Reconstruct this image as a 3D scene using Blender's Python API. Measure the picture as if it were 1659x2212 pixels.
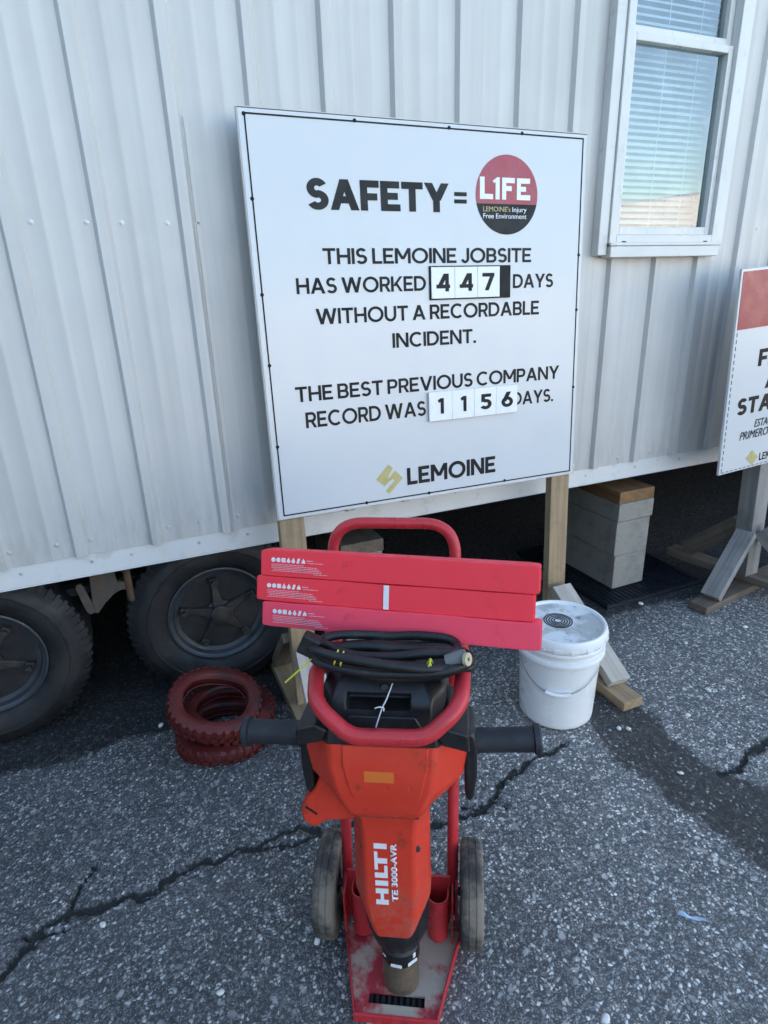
import bpy, bmesh, math, random
import numpy as np
from mathutils import Vector, Matrix, Euler
random.seed(7); rng = np.random.default_rng(7)
R = math.radians
for o in list(bpy.data.objects): bpy.data.objects.remove(o)
scene = bpy.context.scene
COL = scene.collection

# ------------------------------------------------------------------ camera, world, sun, exposure
cd = bpy.data.cameras.new('camera'); cam = bpy.data.objects.new('camera', cd); COL.objects.link(cam)
CM = ((0.91908, -0.16265, 0.35894), (-0.39281, -0.30542, 0.86742), (-0.03146, -0.93823, -0.34459))
mw = Matrix.Identity(4)
for i in range(3):
    mw[i][0] = CM[i][0]; mw[i][1] = -CM[i][1]; mw[i][2] = -CM[i][2]
mw[2][3] = 1.5
cam.matrix_world = mw
cd.sensor_fit = 'VERTICAL'; cd.sensor_height = 36; cd.lens = 36*1320/2212
cd.clip_start = 0.02; cd.clip_end = 2000
scene.camera = cam

SUN_EL = 16; SUN_AZ = -25
w = bpy.data.worlds.new('World'); scene.world = w; w.use_nodes = True
nt = w.node_tree; bg = nt.nodes['Background']
sky = nt.nodes.new('ShaderNodeTexSky'); sky.sky_type = 'NISHITA'; sky.sun_disc = False
sky.sun_elevation = R(SUN_EL); sky.sun_rotation = R(SUN_AZ); sky.air_density = 1.0; sky.dust_density = 1.2; sky.ozone_density = 1.0
nt.links.new(sky.outputs[0], bg.inputs[0]); bg.inputs[1].default_value = 0.15
sd = bpy.data.lights.new('sun', 'SUN'); sd.energy = 5.0; sd.angle = R(0.5); sd.color = (1, .93, .84)
sun = bpy.data.objects.new('sun', sd); COL.objects.link(sun); sun.location = (0, 30, 12)
sun.rotation_euler = (-R(90-SUN_EL), 0, -R(SUN_AZ))
vs = scene.view_settings
vs.view_transform = 'Standard'; vs.look = 'None'; vs.exposure = 2.2; vs.gamma = 1; vs.use_curve_mapping = False

# ------------------------------------------------------------------ materials
class NT:
    def __init__(s, name):
        s.m = bpy.data.materials.new(name); s.m.use_nodes = True
        s.t = s.m.node_tree; s.n = s.t.nodes; s.b = s.n['Principled BSDF']; s.out = s.n['Material Output']
        s._tc = None
    def new(s, k, **kw):
        n = s.n.new('ShaderNode'+k)
        for a, v in kw.items():
            if a in ('operation', 'blend_type', 'data_type', 'feature', 'distance', 'interpolation_type', 'noise_dimensions', 'attribute_name', 'wave_type', 'bands_direction', 'clamp'): setattr(n, a, v)
            else: n.inputs[a].default_value = v
        return n
    def l(s, a, b): s.t.links.new(a, b)
    def co(s, k='Object'):
        if not s._tc: s._tc = s.n.new('ShaderNodeTexCoord')
        return s._tc.outputs[k]
    def mapping(s, scale, k='Object'):
        m = s.n.new('ShaderNodeMapping'); s.l(s.co(k), m.inputs[0]); m.inputs['Scale'].default_value = scale
        return m.outputs[0]
    def noise(s, scale, detail=4, rough=.55, vec=None, out='Fac'):
        n = s.new('TexNoise'); n.inputs['Scale'].default_value = scale; n.inputs['Detail'].default_value = detail; n.inputs['Roughness'].default_value = rough
        s.l(vec if vec is not None else s.co(), n.inputs['Vector']); return n.outputs[out]
    def rng(s, v, a, b, c=0., d=1., smooth=True):
        n = s.n.new('ShaderNodeMapRange'); n.interpolation_type = 'SMOOTHSTEP' if smooth else 'LINEAR'
        s.l(v, n.inputs[0])
        for i, x in enumerate((a, b, c, d)): n.inputs[i+1].default_value = x
        return n.outputs[0]
    def math(s, op, a, b=None):
        n = s.n.new('ShaderNodeMath'); n.operation = op
        for i, x in enumerate((a, b)):
            if x is None: continue
            if isinstance(x, (int, float)): n.inputs[i].default_value = x
            else: s.l(x, n.inputs[i])
        return n.outputs[0]
    def mix(s, f, a, b):
        n = s.n.new('ShaderNodeMix'); n.data_type = 'RGBA'
        for x, i in ((f, 0), (a, 6), (b, 7)):
            if isinstance(x, (int, float)): n.inputs[i].default_value = x
            elif isinstance(x, tuple): n.inputs[i].default_value = (*x, 1) if len(x) == 3 else x
            else: s.l(x, n.inputs[i])
        return n.outputs[2]
    def bump(s, h, strength, dist=.01):
        n = s.n.new('ShaderNodeBump'); n.inputs['Strength'].default_value = strength; n.inputs['Distance'].default_value = dist
        s.l(h, n.inputs['Height']); s.l(n.outputs[0], s.b.inputs['Normal'])
    def col(s, c):
        if isinstance(c, tuple): s.b.inputs['Base Color'].default_value = (*c, 1)
        else: s.l(c, s.b.inputs['Base Color'])
    def rough(s, r):
        if isinstance(r, (int, float)): s.b.inputs['Roughness'].default_value = r
        else: s.l(r, s.b.inputs['Roughness'])

def mat(name, c, rough=.5, var=.12, scale=6, bump=0., bscale=120, metal=0., dirt=None, damt=.5, dscale=7, dlo=.52, dhi=.7, spec=.5, rvar=.12):
    t = NT(name)
    n = t.noise(scale, 5)
    lo = tuple(x*(1-var) for x in c); hi = tuple(min(1, x*(1+var)) for x in c)
    base = t.mix(n, lo, hi)
    if dirt:
        d = t.rng(t.noise(dscale, 6, .65), dlo, dhi, 0, damt)
        base = t.mix(d, base, dirt)
    t.col(base)
    t.rough(t.rng(t.noise(scale*2.3, 4), .3, .7, max(.02, rough-rvar), min(1, rough+rvar)))
    t.b.inputs['Metallic'].default_value = metal
    t.b.inputs['Specular IOR Level'].default_value = spec
    if bump: t.bump(t.noise(bscale, 4), bump, .004)
    return t.m

def wood(name, c1, c2, rough=.75):
    t = NT(name)
    g = t.noise(1, 5, .6, t.mapping((3, 60, 60)))
    g2 = t.noise(1, 3, .5, t.mapping((1.2, 14, 14)))
    f = t.math('ADD', t.math('MULTIPLY', g, .6), t.math('MULTIPLY', g2, .5))
    base = t.mix(t.rng(f, .35, .75), c1, c2)
    # knots
    v = t.new('TexVoronoi'); v.inputs['Scale'].default_value = 1; t.l(t.mapping((2.2, 9, 9)), v.inputs['Vector'])
    k = t.rng(v.outputs['Distance'], .03, .16, 1, 0)
    base = t.mix(t.math('MULTIPLY', k, .75), base, tuple(x*.3 for x in c1))
    st = t.rng(t.noise(5, 5, .7), .5, .75, 0, .45)
    base = t.mix(st, base, tuple(x*.45 for x in c1))
    t.col(base); t.rough(rough); t.bump(g, .25, .002)
    return t.m

M = {}
M['siding'] = None
def siding_mat():
    t = NT('siding_paint')
    streak = t.noise(1, 4, .6, t.mapping((16, 16, .35)))
    blot = t.noise(1.7, 4, .6)
    base = t.mix(t.rng(streak, .3, .75), (.60, .583, .56), (.52, .502, .478))
    base = t.mix(t.rng(blot, .45, .75, 0, .35), base, (.44, .425, .39))
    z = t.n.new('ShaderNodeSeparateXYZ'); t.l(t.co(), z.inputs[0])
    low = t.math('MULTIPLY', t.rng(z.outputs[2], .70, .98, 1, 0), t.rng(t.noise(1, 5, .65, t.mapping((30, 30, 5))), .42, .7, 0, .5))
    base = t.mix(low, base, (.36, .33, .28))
    t.col(base); t.rough(t.rng(t.noise(9, 4), .3, .7, .34, .52)); t.bump(t.noise(2.2, 2), .22, .03)
    return t.m
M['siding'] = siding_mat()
M['trim'] = mat('trim_paint', (.70, .69, .67), .42, .08, 3, .1, 30, dirt=(.30, .27, .23), damt=.5, dscale=9, dlo=.55, dhi=.75)
M['white_frame'] = mat('window_vinyl', (.66, .65, .62), .38, .06, 4, dirt=(.36, .33, .29), damt=.4, dscale=14, dlo=.55, dhi=.75)
M['blind'] = mat('blind_slat', (.80, .81, .79), .5, .06, 4)
M['dark_inside'] = mat('dark_interior', (.30, .30, .28), .8)
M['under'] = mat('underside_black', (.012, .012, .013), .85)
M['steel_dark'] = mat('dark_painted_steel', (.035, .034, .034), .6, .3, 12, .2, 60, dirt=(.10, .06, .035), damt=.6, dscale=20)
M['rusty'] = mat('rusty_steel', (.10, .06, .035), .8, .35, 25, .4, 90, dirt=(.05, .035, .03), damt=.7, dscale=20)
M['bracket'] = mat('dusty_bracket_steel', (.075, .062, .052), .8, .3, 20, .3, 70, dirt=(.10, .055, .03), damt=.6, dscale=14)
M['tyre'] = mat('tyre_rubber', (.011, .011, .013), .62, .25, 8, .3, 150, dirt=(.045, .043, .040), damt=.5, dscale=6, dlo=.45, dhi=.7)
M['rim'] = mat('grey_blue_rim', (.034, .040, .049), .45, .2, 8, .1, 60, dirt=(.07, .055, .04), damt=.5, dscale=12)
M['hubm'] = mat('hub_dirty_steel', (.022, .021, .021), .65, .3, 14, .3, 60, dirt=(.07, .048, .03), damt=.6, dscale=18, dlo=.5, dhi=.62)
M['screw'] = mat('screw_zinc', (.58, .57, .56), .35, .1, 30, metal=.4)
M['sign_white'] = mat('sign_face_white', (.63, .63, .63), .22, .015, 3, dirt=(.57, .57, .56), damt=.35, dscale=3, dlo=.55, dhi=.75, rvar=.05)
M['sign_edge'] = mat('sign_edge_board', (.60, .57, .52), .6)
M['ink'] = mat('sign_ink_black', (.010, .010, .011), .55, .1, spec=.25)
M['ink_grey'] = mat('sign_ink_charcoal', (.020, .021, .022), .55, .1, spec=.25)
M['sign_red'] = mat('sign_red', (.37, .034, .055), .3, .05)
M['sign_red2'] = mat('sign_banner_red', (.31, .022, .038), .3, .05)
M['gold'] = mat('sign_gold', (.50, .42, .17), .35, .05)
M['tile'] = mat('number_tile_white', (.82, .82, .81), .3, .02)
M['wood_new'] = wood('lumber_yellow', (.27, .182, .098), (.43, .32, .195))
M['wood_pale'] = wood('lumber_pale_weathered', (.40, .35, .29), (.56, .51, .44))
M['wood_grey'] = wood('lumber_weathered_grey', (.19, .175, .16), (.33, .31, .29))
M['wood_dark'] = wood('lumber_damp_brown', (.10, .075, .055), (.19, .15, .11))
M['wood_cap'] = wood('cap_board_brown', (.17, .085, .035), (.27, .145, .065))
M['block'] = mat('concrete_block', (.31, .295, .26), .94, .3, 160, .9, 260, dirt=(.22, .205, .18), damt=.75, dscale=11, dlo=.46, dhi=.66)
M['pad'] = mat('black_plastic_pad', (.012, .014, .02), .45, .3, 10)
M['bucket'] = mat('bucket_white_plastic', (.88, .88, .87), .32, .02, 4, dirt=(.70, .68, .64), damt=.3, dscale=5, dlo=.58, dhi=.75)
M['wire'] = mat('galvanised_wire', (.40, .40, .40), .4, .1, 40, metal=.8)
def lid_mat():
    t = NT('lid_dusty_plastic')
    n = t.rng(t.noise(7, 6, .65), .43, .56)
    base = t.mix(n, (.80, .80, .80), (.50, .50, .485))
    n2 = t.rng(t.noise(28, 5, .7), .6, .68, 0, .7)
    base = t.mix(n2, base, (.12, .11, .10))
    t.col(base); t.rough(.4); return t.m
M['lid'] = lid_mat()
M['red_tyre'] = mat('red_painted_rubber', (.115, .014, .012), .5, .3, 10, .3, 60, dirt=(.030, .013, .011), damt=.85, dscale=9, dlo=.45, dhi=.7)
M['cart_red'] = mat('cart_red_paint', (.54, .032, .040), .36, .12, 8, .05, 90, dirt=(.17, .02, .02), damt=.6, dscale=16, dlo=.56, dhi=.72)
def tool_mat():
    t = NT('tool_orange_red'); z = t.n.new('ShaderNodeSeparateXYZ'); t.l(t.co(), z.inputs[0])
    base = t.mix(t.noise(5, 4), (.62, .038, .016), (.71, .048, .020))
    grime = t.rng(t.noise(11, 7, .72), .57, .70, 0, .75); base = t.mix(grime, base, (.16, .028, .016))
    scr = t.rng(t.noise(1, 5, .7, t.mapping((90, 60, 9))), .65, .72, 0, .55); base = t.mix(scr, base, (.72, .22, .16))
    sp = t.rng(t.noise(70, 3, .6), .70, .75, 0, .6); base = t.mix(sp, base, (.10, .03, .02))
    low = t.math('MULTIPLY', t.rng(z.outputs[2], .17, .42, 1, 0), t.rng(t.noise(22, 6, .7), .42, .7, 0, .55)); base = t.mix(low, base, (.42, .20, .14))
    t.col(base); t.rough(t.rng(t.noise(12, 5, .7), .35, .65, .32, .60)); t.bump(t.noise(420, 3), .12, .004)
    return t.m
M['tool_red'] = tool_mat()
M['tool_black'] = mat('tool_black_plastic', (.013, .0115, .013), .42, .2, 8, .12, 380, dirt=(.05, .05, .05), damt=.35, dscale=9)
M['grip'] = mat('grip_rubber', (.020, .022, .028), .58, .2, 10, .25, 300, dirt=(.07, .068, .065), damt=.4, dscale=12)
M['cable'] = mat('cable_rubber', (.011, .011, .012), .5, .2, 12, .1, 200, dirt=(.075, .07, .062), damt=.5, dscale=14)
M['yellow'] = mat('yellow_tie', (.62, .62, .05), .45, .08)
M['white_tie'] = mat('white_tie', (.78, .78, .76), .4, .05)
M['connector'] = mat('connector_grey', (.16, .16, .155), .45, .2, 20)
M['brass'] = mat('connector_cream', (.50, .44, .28), .45, .2, 20)
M['orange'] = mat('orange_sticker', (.72, .17, .03), .4, .05)
M['letter_white'] = mat('white_print', (.82, .82, .83), .35, .03)
M['box_red'] = mat('printed_card_red', (.95, .050, .070), .62, .05, 9, .12, 260, spec=.35, dirt=(.50, .028, .045), damt=.55, dscale=17, dlo=.58, dhi=.76)
M['box_pink'] = mat('printed_card_red_paler', (.95, .075, .125), .62, .06, 9, .12, 260, spec=.35, dirt=(.50, .028, .045), damt=.55, dscale=17, dlo=.58, dhi=.76)
M['box_print'] = mat('white_box_print', (.78, .52, .55), .5, .04)
M['chuck'] = mat('chuck_worn_steel', (.20, .155, .11), .5, .25, 18, .3, 60, metal=.55, dirt=(.10, .085, .07), damt=.7, dscale=12)
M['silver'] = mat('silver_ring', (.45, .44, .42), .35, .15, 30, metal=.9)
def dusty(name, c, dirt, sc, lo, hi, amt):
    return mat(name, c, .5, .12, 8, .25, 130, dirt=dirt, damt=amt, dscale=sc, dlo=lo, dhi=hi)
M['plate_red'] = dusty('plate_red_sandy', (.36, .022, .036), (.40, .345, .27), 8, .40, .53, .92)
M['cart_tyre'] = mat('cart_wheel_rubber', (.05, .047, .044), .9, .3, 20, .5, 160, dirt=(.24, .205, .16), damt=.95, dscale=11, dlo=.36, dhi=.58)
M['cart_side'] = mat('cart_wheel_side', (.016, .017, .016), .7, .3, 10, .2, 100)
M['pebble'] = mat('pale_pebble', (.72, .71, .68), .7, .1, 60)
M['blue'] = mat('blue_plastic', (.42, .58, .78), .35, .15, 30)

def asphalt_mat():
    t = NT('asphalt')
    a1 = t.n.new('ShaderNodeAttribute'); a1.attribute_name = 'crack'
    a2 = t.n.new('ShaderNodeAttribute'); a2.attribute_name = 'patch'
    a3 = t.n.new('ShaderNodeAttribute'); a3.attribute_name = 'under_shade'; a4 = t.n.new('ShaderNodeAttribute'); a4.attribute_name = 'right_pale'
    crack, patch = a1.outputs['Fac'], a2.outputs['Fac']
    wv = t.noise(30, 2, .5, out='Color')
    vm = t.n.new('ShaderNodeVectorMath'); vm.operation = 'MULTIPLY_ADD'; t.l(wv, vm.inputs[0]); vm.inputs[1].default_value = (.012,)*3; t.l(t.co(), vm.inputs[2])
    vec = vm.outputs[0]
    def stones(scale, lo, hi, frac):
        v = t.new('TexVoronoi'); v.inputs['Scale'].default_value = scale; t.l(vec, v.inputs['Vector'])
        e = t.new('TexVoronoi', feature='DISTANCE_TO_EDGE'); e.inputs['Scale'].default_value = scale; t.l(vec, e.inputs['Vector'])
        s = t.n.new('ShaderNodeSeparateColor'); t.l(v.outputs['Color'], s.inputs[0])
        core = t.rng(e.outputs['Distance'], .0, .28)
        pick = t.rng(s.outputs[0], 1-frac, 1-frac+.08)
        return t.math('MULTIPLY', core, pick), s.outputs[1], s.outputs[2], core
    m1, b1, c1, core1 = stones(112, 0, 1, .54)
    m2, b2, c2, core2 = stones(240, 0, 1, .55)
    big = t.math('ADD', t.math('MULTIPLY', t.rng(t.noise(1.3, 4, .6), .35, .68), .6), t.math('MULTIPLY', t.rng(t.noise(19, 4, .65), .3, .7), .6))
    fine = t.noise(600, 3, .6)
    base = t.mix(fine, (.026, .027, .029), (.105, .106, .108))
    base = t.mix(t.math('MULTIPLY', t.rng(t.noise(3, 4), .4, .7), .45), base, (.125, .124, .123))
    st2 = t.mix(b2, (.12, .12, .122), (.36, .356, .35))
    base = t.mix(m2, base, st2)
    st1 = t.mix(t.math('POWER', b1, 1.8), (.15, .15, .152), (.86, .85, .82))
    st1 = t.mix(t.math('MULTIPLY', c1, .25), st1, (.30, .25, .20))
    base = t.mix(m1, base, st1)
    m3, b3, c3, core3 = stones(62, 0, 1, .10)
    base = t.mix(t.math('MULTIPLY', m3, .9), base, t.mix(b3, (.16, .16, .16), (.62, .61, .59)))
    # slight change between lighter and darker zones, paler towards the right
    dk = t.n.new('ShaderNodeMix'); dk.data_type = 'RGBA'; dk.blend_type = 'MULTIPLY'; dk.inputs[0].default_value = 1
    t.l(base, dk.inputs[6]); t.l(t.mix(t.math('ADD', t.math('MULTIPLY', big, .35), t.math('MULTIPLY', a4.outputs['Fac'], .65)), (.78, .78, .80), (1.60, 1.60, 1.57)), dk.inputs[7]); base = dk.outputs[2]
    # sealed dark band: fewer stones
    keep = t.rng(t.math('ADD', b1, t.math('MULTIPLY', t.noise(40, 3), .3)), 1.02, 1.1, 0, 1)
    ptar = t.mix(fine, (.012, .013, .013), (.042, .042, .040))
    ptar = t.mix(t.math('MULTIPLY', m2, .35), ptar, (.07, .07, .068))
    ptar = t.mix(t.math('MULTIPLY', keep, core1), ptar, (.35, .34, .32))
    pe = t.rng(t.math('ADD', patch, t.math('MULTIPLY', t.math('SUBTRACT', t.noise(45, 4, .6), .5), 1.1)), .34, .72, 0, .86)
    base = t.mix(pe, base, ptar)
    ce = t.rng(t.math('ADD', crack, t.math('MULTIPLY', t.math('SUBTRACT', t.noise(110, 3, .6), .5), 1.15)), .34, .86, 0, .95)
    base = t.mix(ce, base, t.mix(fine, (.008, .008, .007), (.036, .035, .030)))
    dm = t.n.new('ShaderNodeMix'); dm.data_type = 'RGBA'; dm.blend_type = 'MULTIPLY'; t.l(a3.outputs['Fac'], dm.inputs[0]); t.l(base, dm.inputs[6]); dm.inputs[7].default_value = (.20, .20, .20, 1); base = dm.outputs[2]  # multiplies in the painted shade under the trailer
    t.col(base)
    t.rough(t.rng(t.noise(50, 3), .3, .7, .62, .85)); t.b.inputs['Specular IOR Level'].default_value = .45
    h = t.math('ADD', t.math('MULTIPLY', core1, m1), t.math('MULTIPLY', core2, .45))
    h = t.math('ADD', h, t.math('MULTIPLY', fine, .35))
    t.bump(h, .75, .0035)
    return t.m
M['asphalt'] = asphalt_mat()

def glass_mat():
    t = NT('window_glass')
    tr = t.n.new('ShaderNodeBsdfTransparent'); tr.inputs[0].default_value = (.80, .86, .86, 1)
    gl = t.n.new('ShaderNodeBsdfGlossy'); gl.inputs[0].default_value = (.95, .97, 1, 1)
    t.l(t.rng(t.noise(14, 5, .7), .5, .75, .01, .05), gl.inputs['Roughness'])
    lw = t.n.new('ShaderNodeFresnel'); lw.inputs[0].default_value = 1.55
    geo = t.n.new('ShaderNodeNewGeometry'); mx = t.n.new('ShaderNodeMixShader'); f = t.math('MULTIPLY', t.math('ADD', t.math('MULTIPLY', lw.outputs[0], 1.6), t.rng(t.noise(9, 5, .7), .45, .8, .06, .10)), t.math('SUBTRACT', 1, geo.outputs['Backfacing']))
    t.l(f, mx.inputs[0]); t.l(tr.outputs[0], mx.inputs[1]); t.l(gl.outputs[0], mx.inputs[2])
    t.l(mx.outputs[0], t.out.inputs[0])
    return t.m
M['glass'] = glass_mat()

# ------------------------------------------------------------------ mesh helpers
class MB:
    def __init__(s): s.v = []; s.f = []
    def add(s, verts, faces, T=None):
        n = len(s.v)
        for p in verts:
            p = Vector(p); s.v.append(tuple(T @ p if T is not None else p))
        s.f += [tuple(i+n for i in f) for f in faces]; return s
    def box(s, x0, x1, y0, y1, z0, z1, T=None):
        v = [(x, y, z) for z in (z0, z1) for y in (y0, y1) for x in (x0, x1)]
        return s.add(v, [(0, 2, 3, 1), (4, 5, 7, 6), (0, 1, 5, 4), (2, 6, 7, 3), (0, 4, 6, 2), (1, 3, 7, 5)], T)
    def prism(s, poly, y0, y1, T=None, plane='xz'):
        n = len(poly)
        a = sum(poly[i][0]*poly[(i+1) % n][1]-poly[(i+1) % n][0]*poly[i][1] for i in range(n))
        if a < 0: poly = poly[::-1]
        if plane == 'xz': P = lambda p, y: (p[0], y, p[1])
        elif plane == 'xy': P = lambda p, y: (p[0], p[1], y)
        else: P = lambda p, y: (y, p[0], p[1])
        v = [P(p, y0) for p in poly]+[P(p, y1) for p in poly]
        f = [tuple(range(n)), tuple(range(2*n-1, n-1, -1))]+[(i, i+n, (i+1) % n+n, (i+1) % n) for i in range(n)]
        return s.add(v, f, T)
    def lathe(s, prof, seg=48, axis='z', T=None, closed=False):
        v = []; f = []; m = len(prof)
        for k in range(seg):
            c, q = math.cos(2*math.pi*k/seg), math.sin(2*math.pi*k/seg)
            for r, h in prof:
                v.append({'z': (r*c, r*q, h), 'y': (r*c, h, r*q), 'x': (h, r*c, r*q)}[axis])
        for k in range(seg):
            a, b = k*m, ((k+1) % seg)*m
            for i in range(m if closed else m-1):
                j = (i+1) % m
                f.append((a+i, b+i, b+j, a+j))
        if not closed:
            if prof[0][0] > 1e-6: f.append(tuple(k*m for k in range(seg))[::-1])
            if prof[-1][0] > 1e-6: f.append(tuple(k*m+m-1 for k in range(seg)))
        return s.add(v, f, T)
    def loft(s, rings, cap=True, T=None):
        n = len(rings[0]); v = [p for r in rings for p in r]; f = []
        for k in range(len(rings)-1):
            for i in range(n):
                j = (i+1) % n
                f.append((k*n+i, k*n+j, (k+1)*n+j, (k+1)*n+i))
        if cap: f.append(tuple(range(n))[::-1]); f.append(tuple(range((len(rings)-1)*n, len(rings)*n)))
        return s.add(v, f, T)
    def tube(s, pts, r, seg=12, closed=False, T=None, cap=True):
        P = [Vector(p) for p in pts]; n = len(P)
        rs = r if isinstance(r, (list, tuple)) else [r]*n
        tang = []
        for i in range(n):
            a = P[(i-1) % n] if closed or i > 0 else P[i]; b = P[(i+1) % n] if closed or i < n-1 else P[i]
            tang.append((b-a).normalized())
        ref = Vector((0, 0, 1)) if abs(tang[0].z) < .9 else Vector((1, 0, 0))
        u = (ref-tang[0]*ref.dot(tang[0])).normalized(); us = [u]
        for i in range(1, n):
            u = us[-1]-tang[i]*us[-1].dot(tang[i]); us.append(u.normalized())
        rings = []
        for i in range(n):
            b = tang[i].cross(us[i])
            rings.append([P[i]+(us[i]*math.cos(2*math.pi*k/seg)+b*math.sin(2*math.pi*k/seg))*rs[i] for k in range(seg)])
        if closed:
            v = [p for q in rings for p in q]; f = []
            # best twist match at the join
            best = min(range(seg), key=lambda o: sum((rings[0][(k+o) % seg]-rings[-1][k]).length for k in range(seg)))
            for a in range(n):
                for i in range(seg):
                    j = (i+1) % seg; b = (a+1) % n; o = best if b == 0 else 0
                    f.append((a*seg+i, a*seg+j, b*seg+(j+o) % seg, b*seg+(i+o) % seg))
            return s.add(v, f, T)
        return s.loft(rings, cap, T)
    def build(s, name, m, parent=None, smooth=40, bevel=0, bseg=2, loc=None, rot=None, matrix=None):
        me = bpy.data.meshes.new(name); me.from_pydata([tuple(p) for p in s.v], [], s.f)
        bm = bmesh.new(); bm.from_mesh(me); bmesh.ops.recalc_face_normals(bm, faces=bm.faces); bm.to_mesh(me); bm.free()
        return link(name, me, m, parent, smooth, bevel, bseg, loc, rot, matrix)

def link(name, me, m, parent=None, smooth=40, bevel=0, bseg=2, loc=None, rot=None, matrix=None):
    o = bpy.data.objects.new(name, me); COL.objects.link(o); me.materials.append(m)
    if parent: o.parent = parent
    if loc: o.location = loc
    if rot: o.rotation_euler = rot
    if matrix is not None: o.matrix_local = matrix
    if smooth:
        me.polygons.foreach_set('use_smooth', [True]*len(me.polygons))
        try:
            bm = bmesh.new(); bm.from_mesh(me); th = R(smooth)
            for e in bm.edges:
                if len(e.link_faces) == 2 and e.calc_face_angle(0) > th: e.smooth = False
            bm.to_mesh(me); bm.free()
        except Exception: pass
    if bevel:
        b = o.modifiers.new('bevel', 'BEVEL'); b.width = bevel; b.segments = bseg; b.limit_method = 'ANGLE'; b.angle_limit = R(28); b.harden_normals = True
    return o

def thing(name, label, cat, loc=(0, 0, 0), rot=(0, 0, 0), group=None):
    o = bpy.data.objects.new(name, None); COL.objects.link(o); o.location = loc; o.rotation_euler = rot
    o.empty_display_size = .1
    return tag(o, label, cat, group)
def tag(o, label, cat, group=None, kind=None):
    if label: o['label'] = label
    if cat: o['category'] = cat
    if group: o['group'] = group
    if kind: o['kind'] = kind
    return o

def fillet(pts, r, n=6):
    out = [Vector(pts[0])]
    for i in range(1, len(pts)-1):
        a, b, c = Vector(pts[i-1]), Vector(pts[i]), Vector(pts[i+1])
        d1, d2 = (a-b), (c-b); rr = r[i-1] if isinstance(r, (list, tuple)) else r
        ang = d1.angle(d2); tl = min(rr/max(math.tan(ang/2), 1e-3), d1.length*.49, d2.length*.49)
        p, q = b+d1.normalized()*tl, b+d2.normalized()*tl
        for k in range(n+1):
            t = k/n; out.append(p*(1-t)**2+b*2*t*(1-t)+q*t*t)
    out.append(Vector(pts[-1])); return out
def crom(pts, n=8, closed=False):
    P = [Vector(p) for p in pts]; N = len(P); out = []
    rngk = range(N if closed else N-1)
    for i in rngk:
        p0 = P[(i-1) % N] if closed or i > 0 else P[i]; p1 = P[i]; p2 = P[(i+1) % N]; p3 = P[(i+2) % N] if closed or i+2 < N else p2
        for k in range(n):
            t = k/n
            out.append(.5*((2*p1)+(p2-p0)*t+(2*p0-5*p1+4*p2-p3)*t*t+(3*p1-p0-3*p2+p3)*t**3))
    if not closed: out.append(P[-1])
    return out

def board(name, p0, p1, width, thick, m, parent=None, up=(0, 0, 1), bevel=.003):
    """a length of lumber from p0 to p1 (centre line); 'width' across, 'thick' along up"""
    p0, p1 = Vector(p0), Vector(p1); x = (p1-p0).normalized(); u = Vector(up); z = (u-x*u.dot(x)).normalized(); y = z.cross(x)
    L = (p1-p0).length
    mm = Matrix(((x.x, y.x, z.x, p0.x), (x.y, y.y, z.y, p0.y), (x.z, y.z, z.z, p0.z), (0, 0, 0, 1)))
    return MB().box(0, L, -width/2, width/2, -thick/2, thick/2).build(name, m, parent, 30, bevel, 2, matrix=mm)

def text(body, box, m, parent, y=-.0012, name='lettering', bold=.0, italic=0, depth=.0008, label=None, rotz=None, space=1.0):
    """flat lettering in the parent's XZ plane, fitted to box = (x0, x1, baseline, cap top)"""
    cu = bpy.data.curves.new('t', 'FONT'); cu.body = body; cu.offset = bold; cu.resolution_u = 4; cu.space_character = space
    cu.extrude = 0.0; cu.shear = italic
    to = bpy.data.objects.new('t', cu); COL.objects.link(to)
    bpy.context.view_layer.update()
    me = bpy.data.meshes.new_from_object(to.evaluated_get(bpy.context.evaluated_depsgraph_get()))
    bpy.data.objects.remove(to)
    n = len(me.vertices); a = np.empty(n*3); me.vertices.foreach_get('co', a); a = a.reshape(-1, 3)
    caps = bpy.data.curves.new('c', 'FONT'); caps.body = 'H'; caps.offset = bold
    co = bpy.data.objects.new('c', caps); COL.objects.link(co); bpy.context.view_layer.update()
    cm = bpy.data.meshes.new_from_object(co.evaluated_get(bpy.context.evaluated_depsgraph_get())); bpy.data.objects.remove(co)
    hb = [v.co.y for v in cm.vertices]; hb0, hb1 = min(hb), max(hb)
    x0, x1, zb, zt = box
    sx = (x1-x0)/(a[:, 0].max()-a[:, 0].min()); sz = (zt-zb)/(hb1-hb0)
    X = x0+(a[:, 0]-a[:, 0].min())*sx; Z = zb+(a[:, 1]-hb0)*sz
    if rotz is not None:      # text running upward along z: swap axes; box is (x0,x1) thickness, (zb,zt) extent
        X = x1-(a[:, 1]-hb0)/(hb1-hb0)*(x1-x0); Z = zb+(a[:, 0]-a[:, 0].min())/(a[:, 0].max()-a[:, 0].min())*(zt-zb)
        X = x0+x1-X if rotz < 0 else X
    out = np.stack([X, np.full(n, y), Z], 1)
    me.vertices.foreach_set('co', out.ravel().astype(np.float32)); me.update()
    bm = bmesh.new(); bm.from_mesh(me)
    for f in bm.faces:
        if f.normal.y > 0: f.normal_flip()
    r = bmesh.ops.extrude_face_region(bm, geom=bm.faces[:])
    vs_ = [g for g in r['geom'] if isinstance(g, bmesh.types.BMVert)]
    bmesh.ops.translate(bm, verts=vs_, vec=(0, -depth, 0)); bmesh.ops.recalc_face_normals(bm, faces=bm.faces)
    bm.to_mesh(me); bm.free()
    me.materials.clear()
    o = link(name, me, m, parent, 0)
    if label: o['label'] = label
    return o


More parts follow.
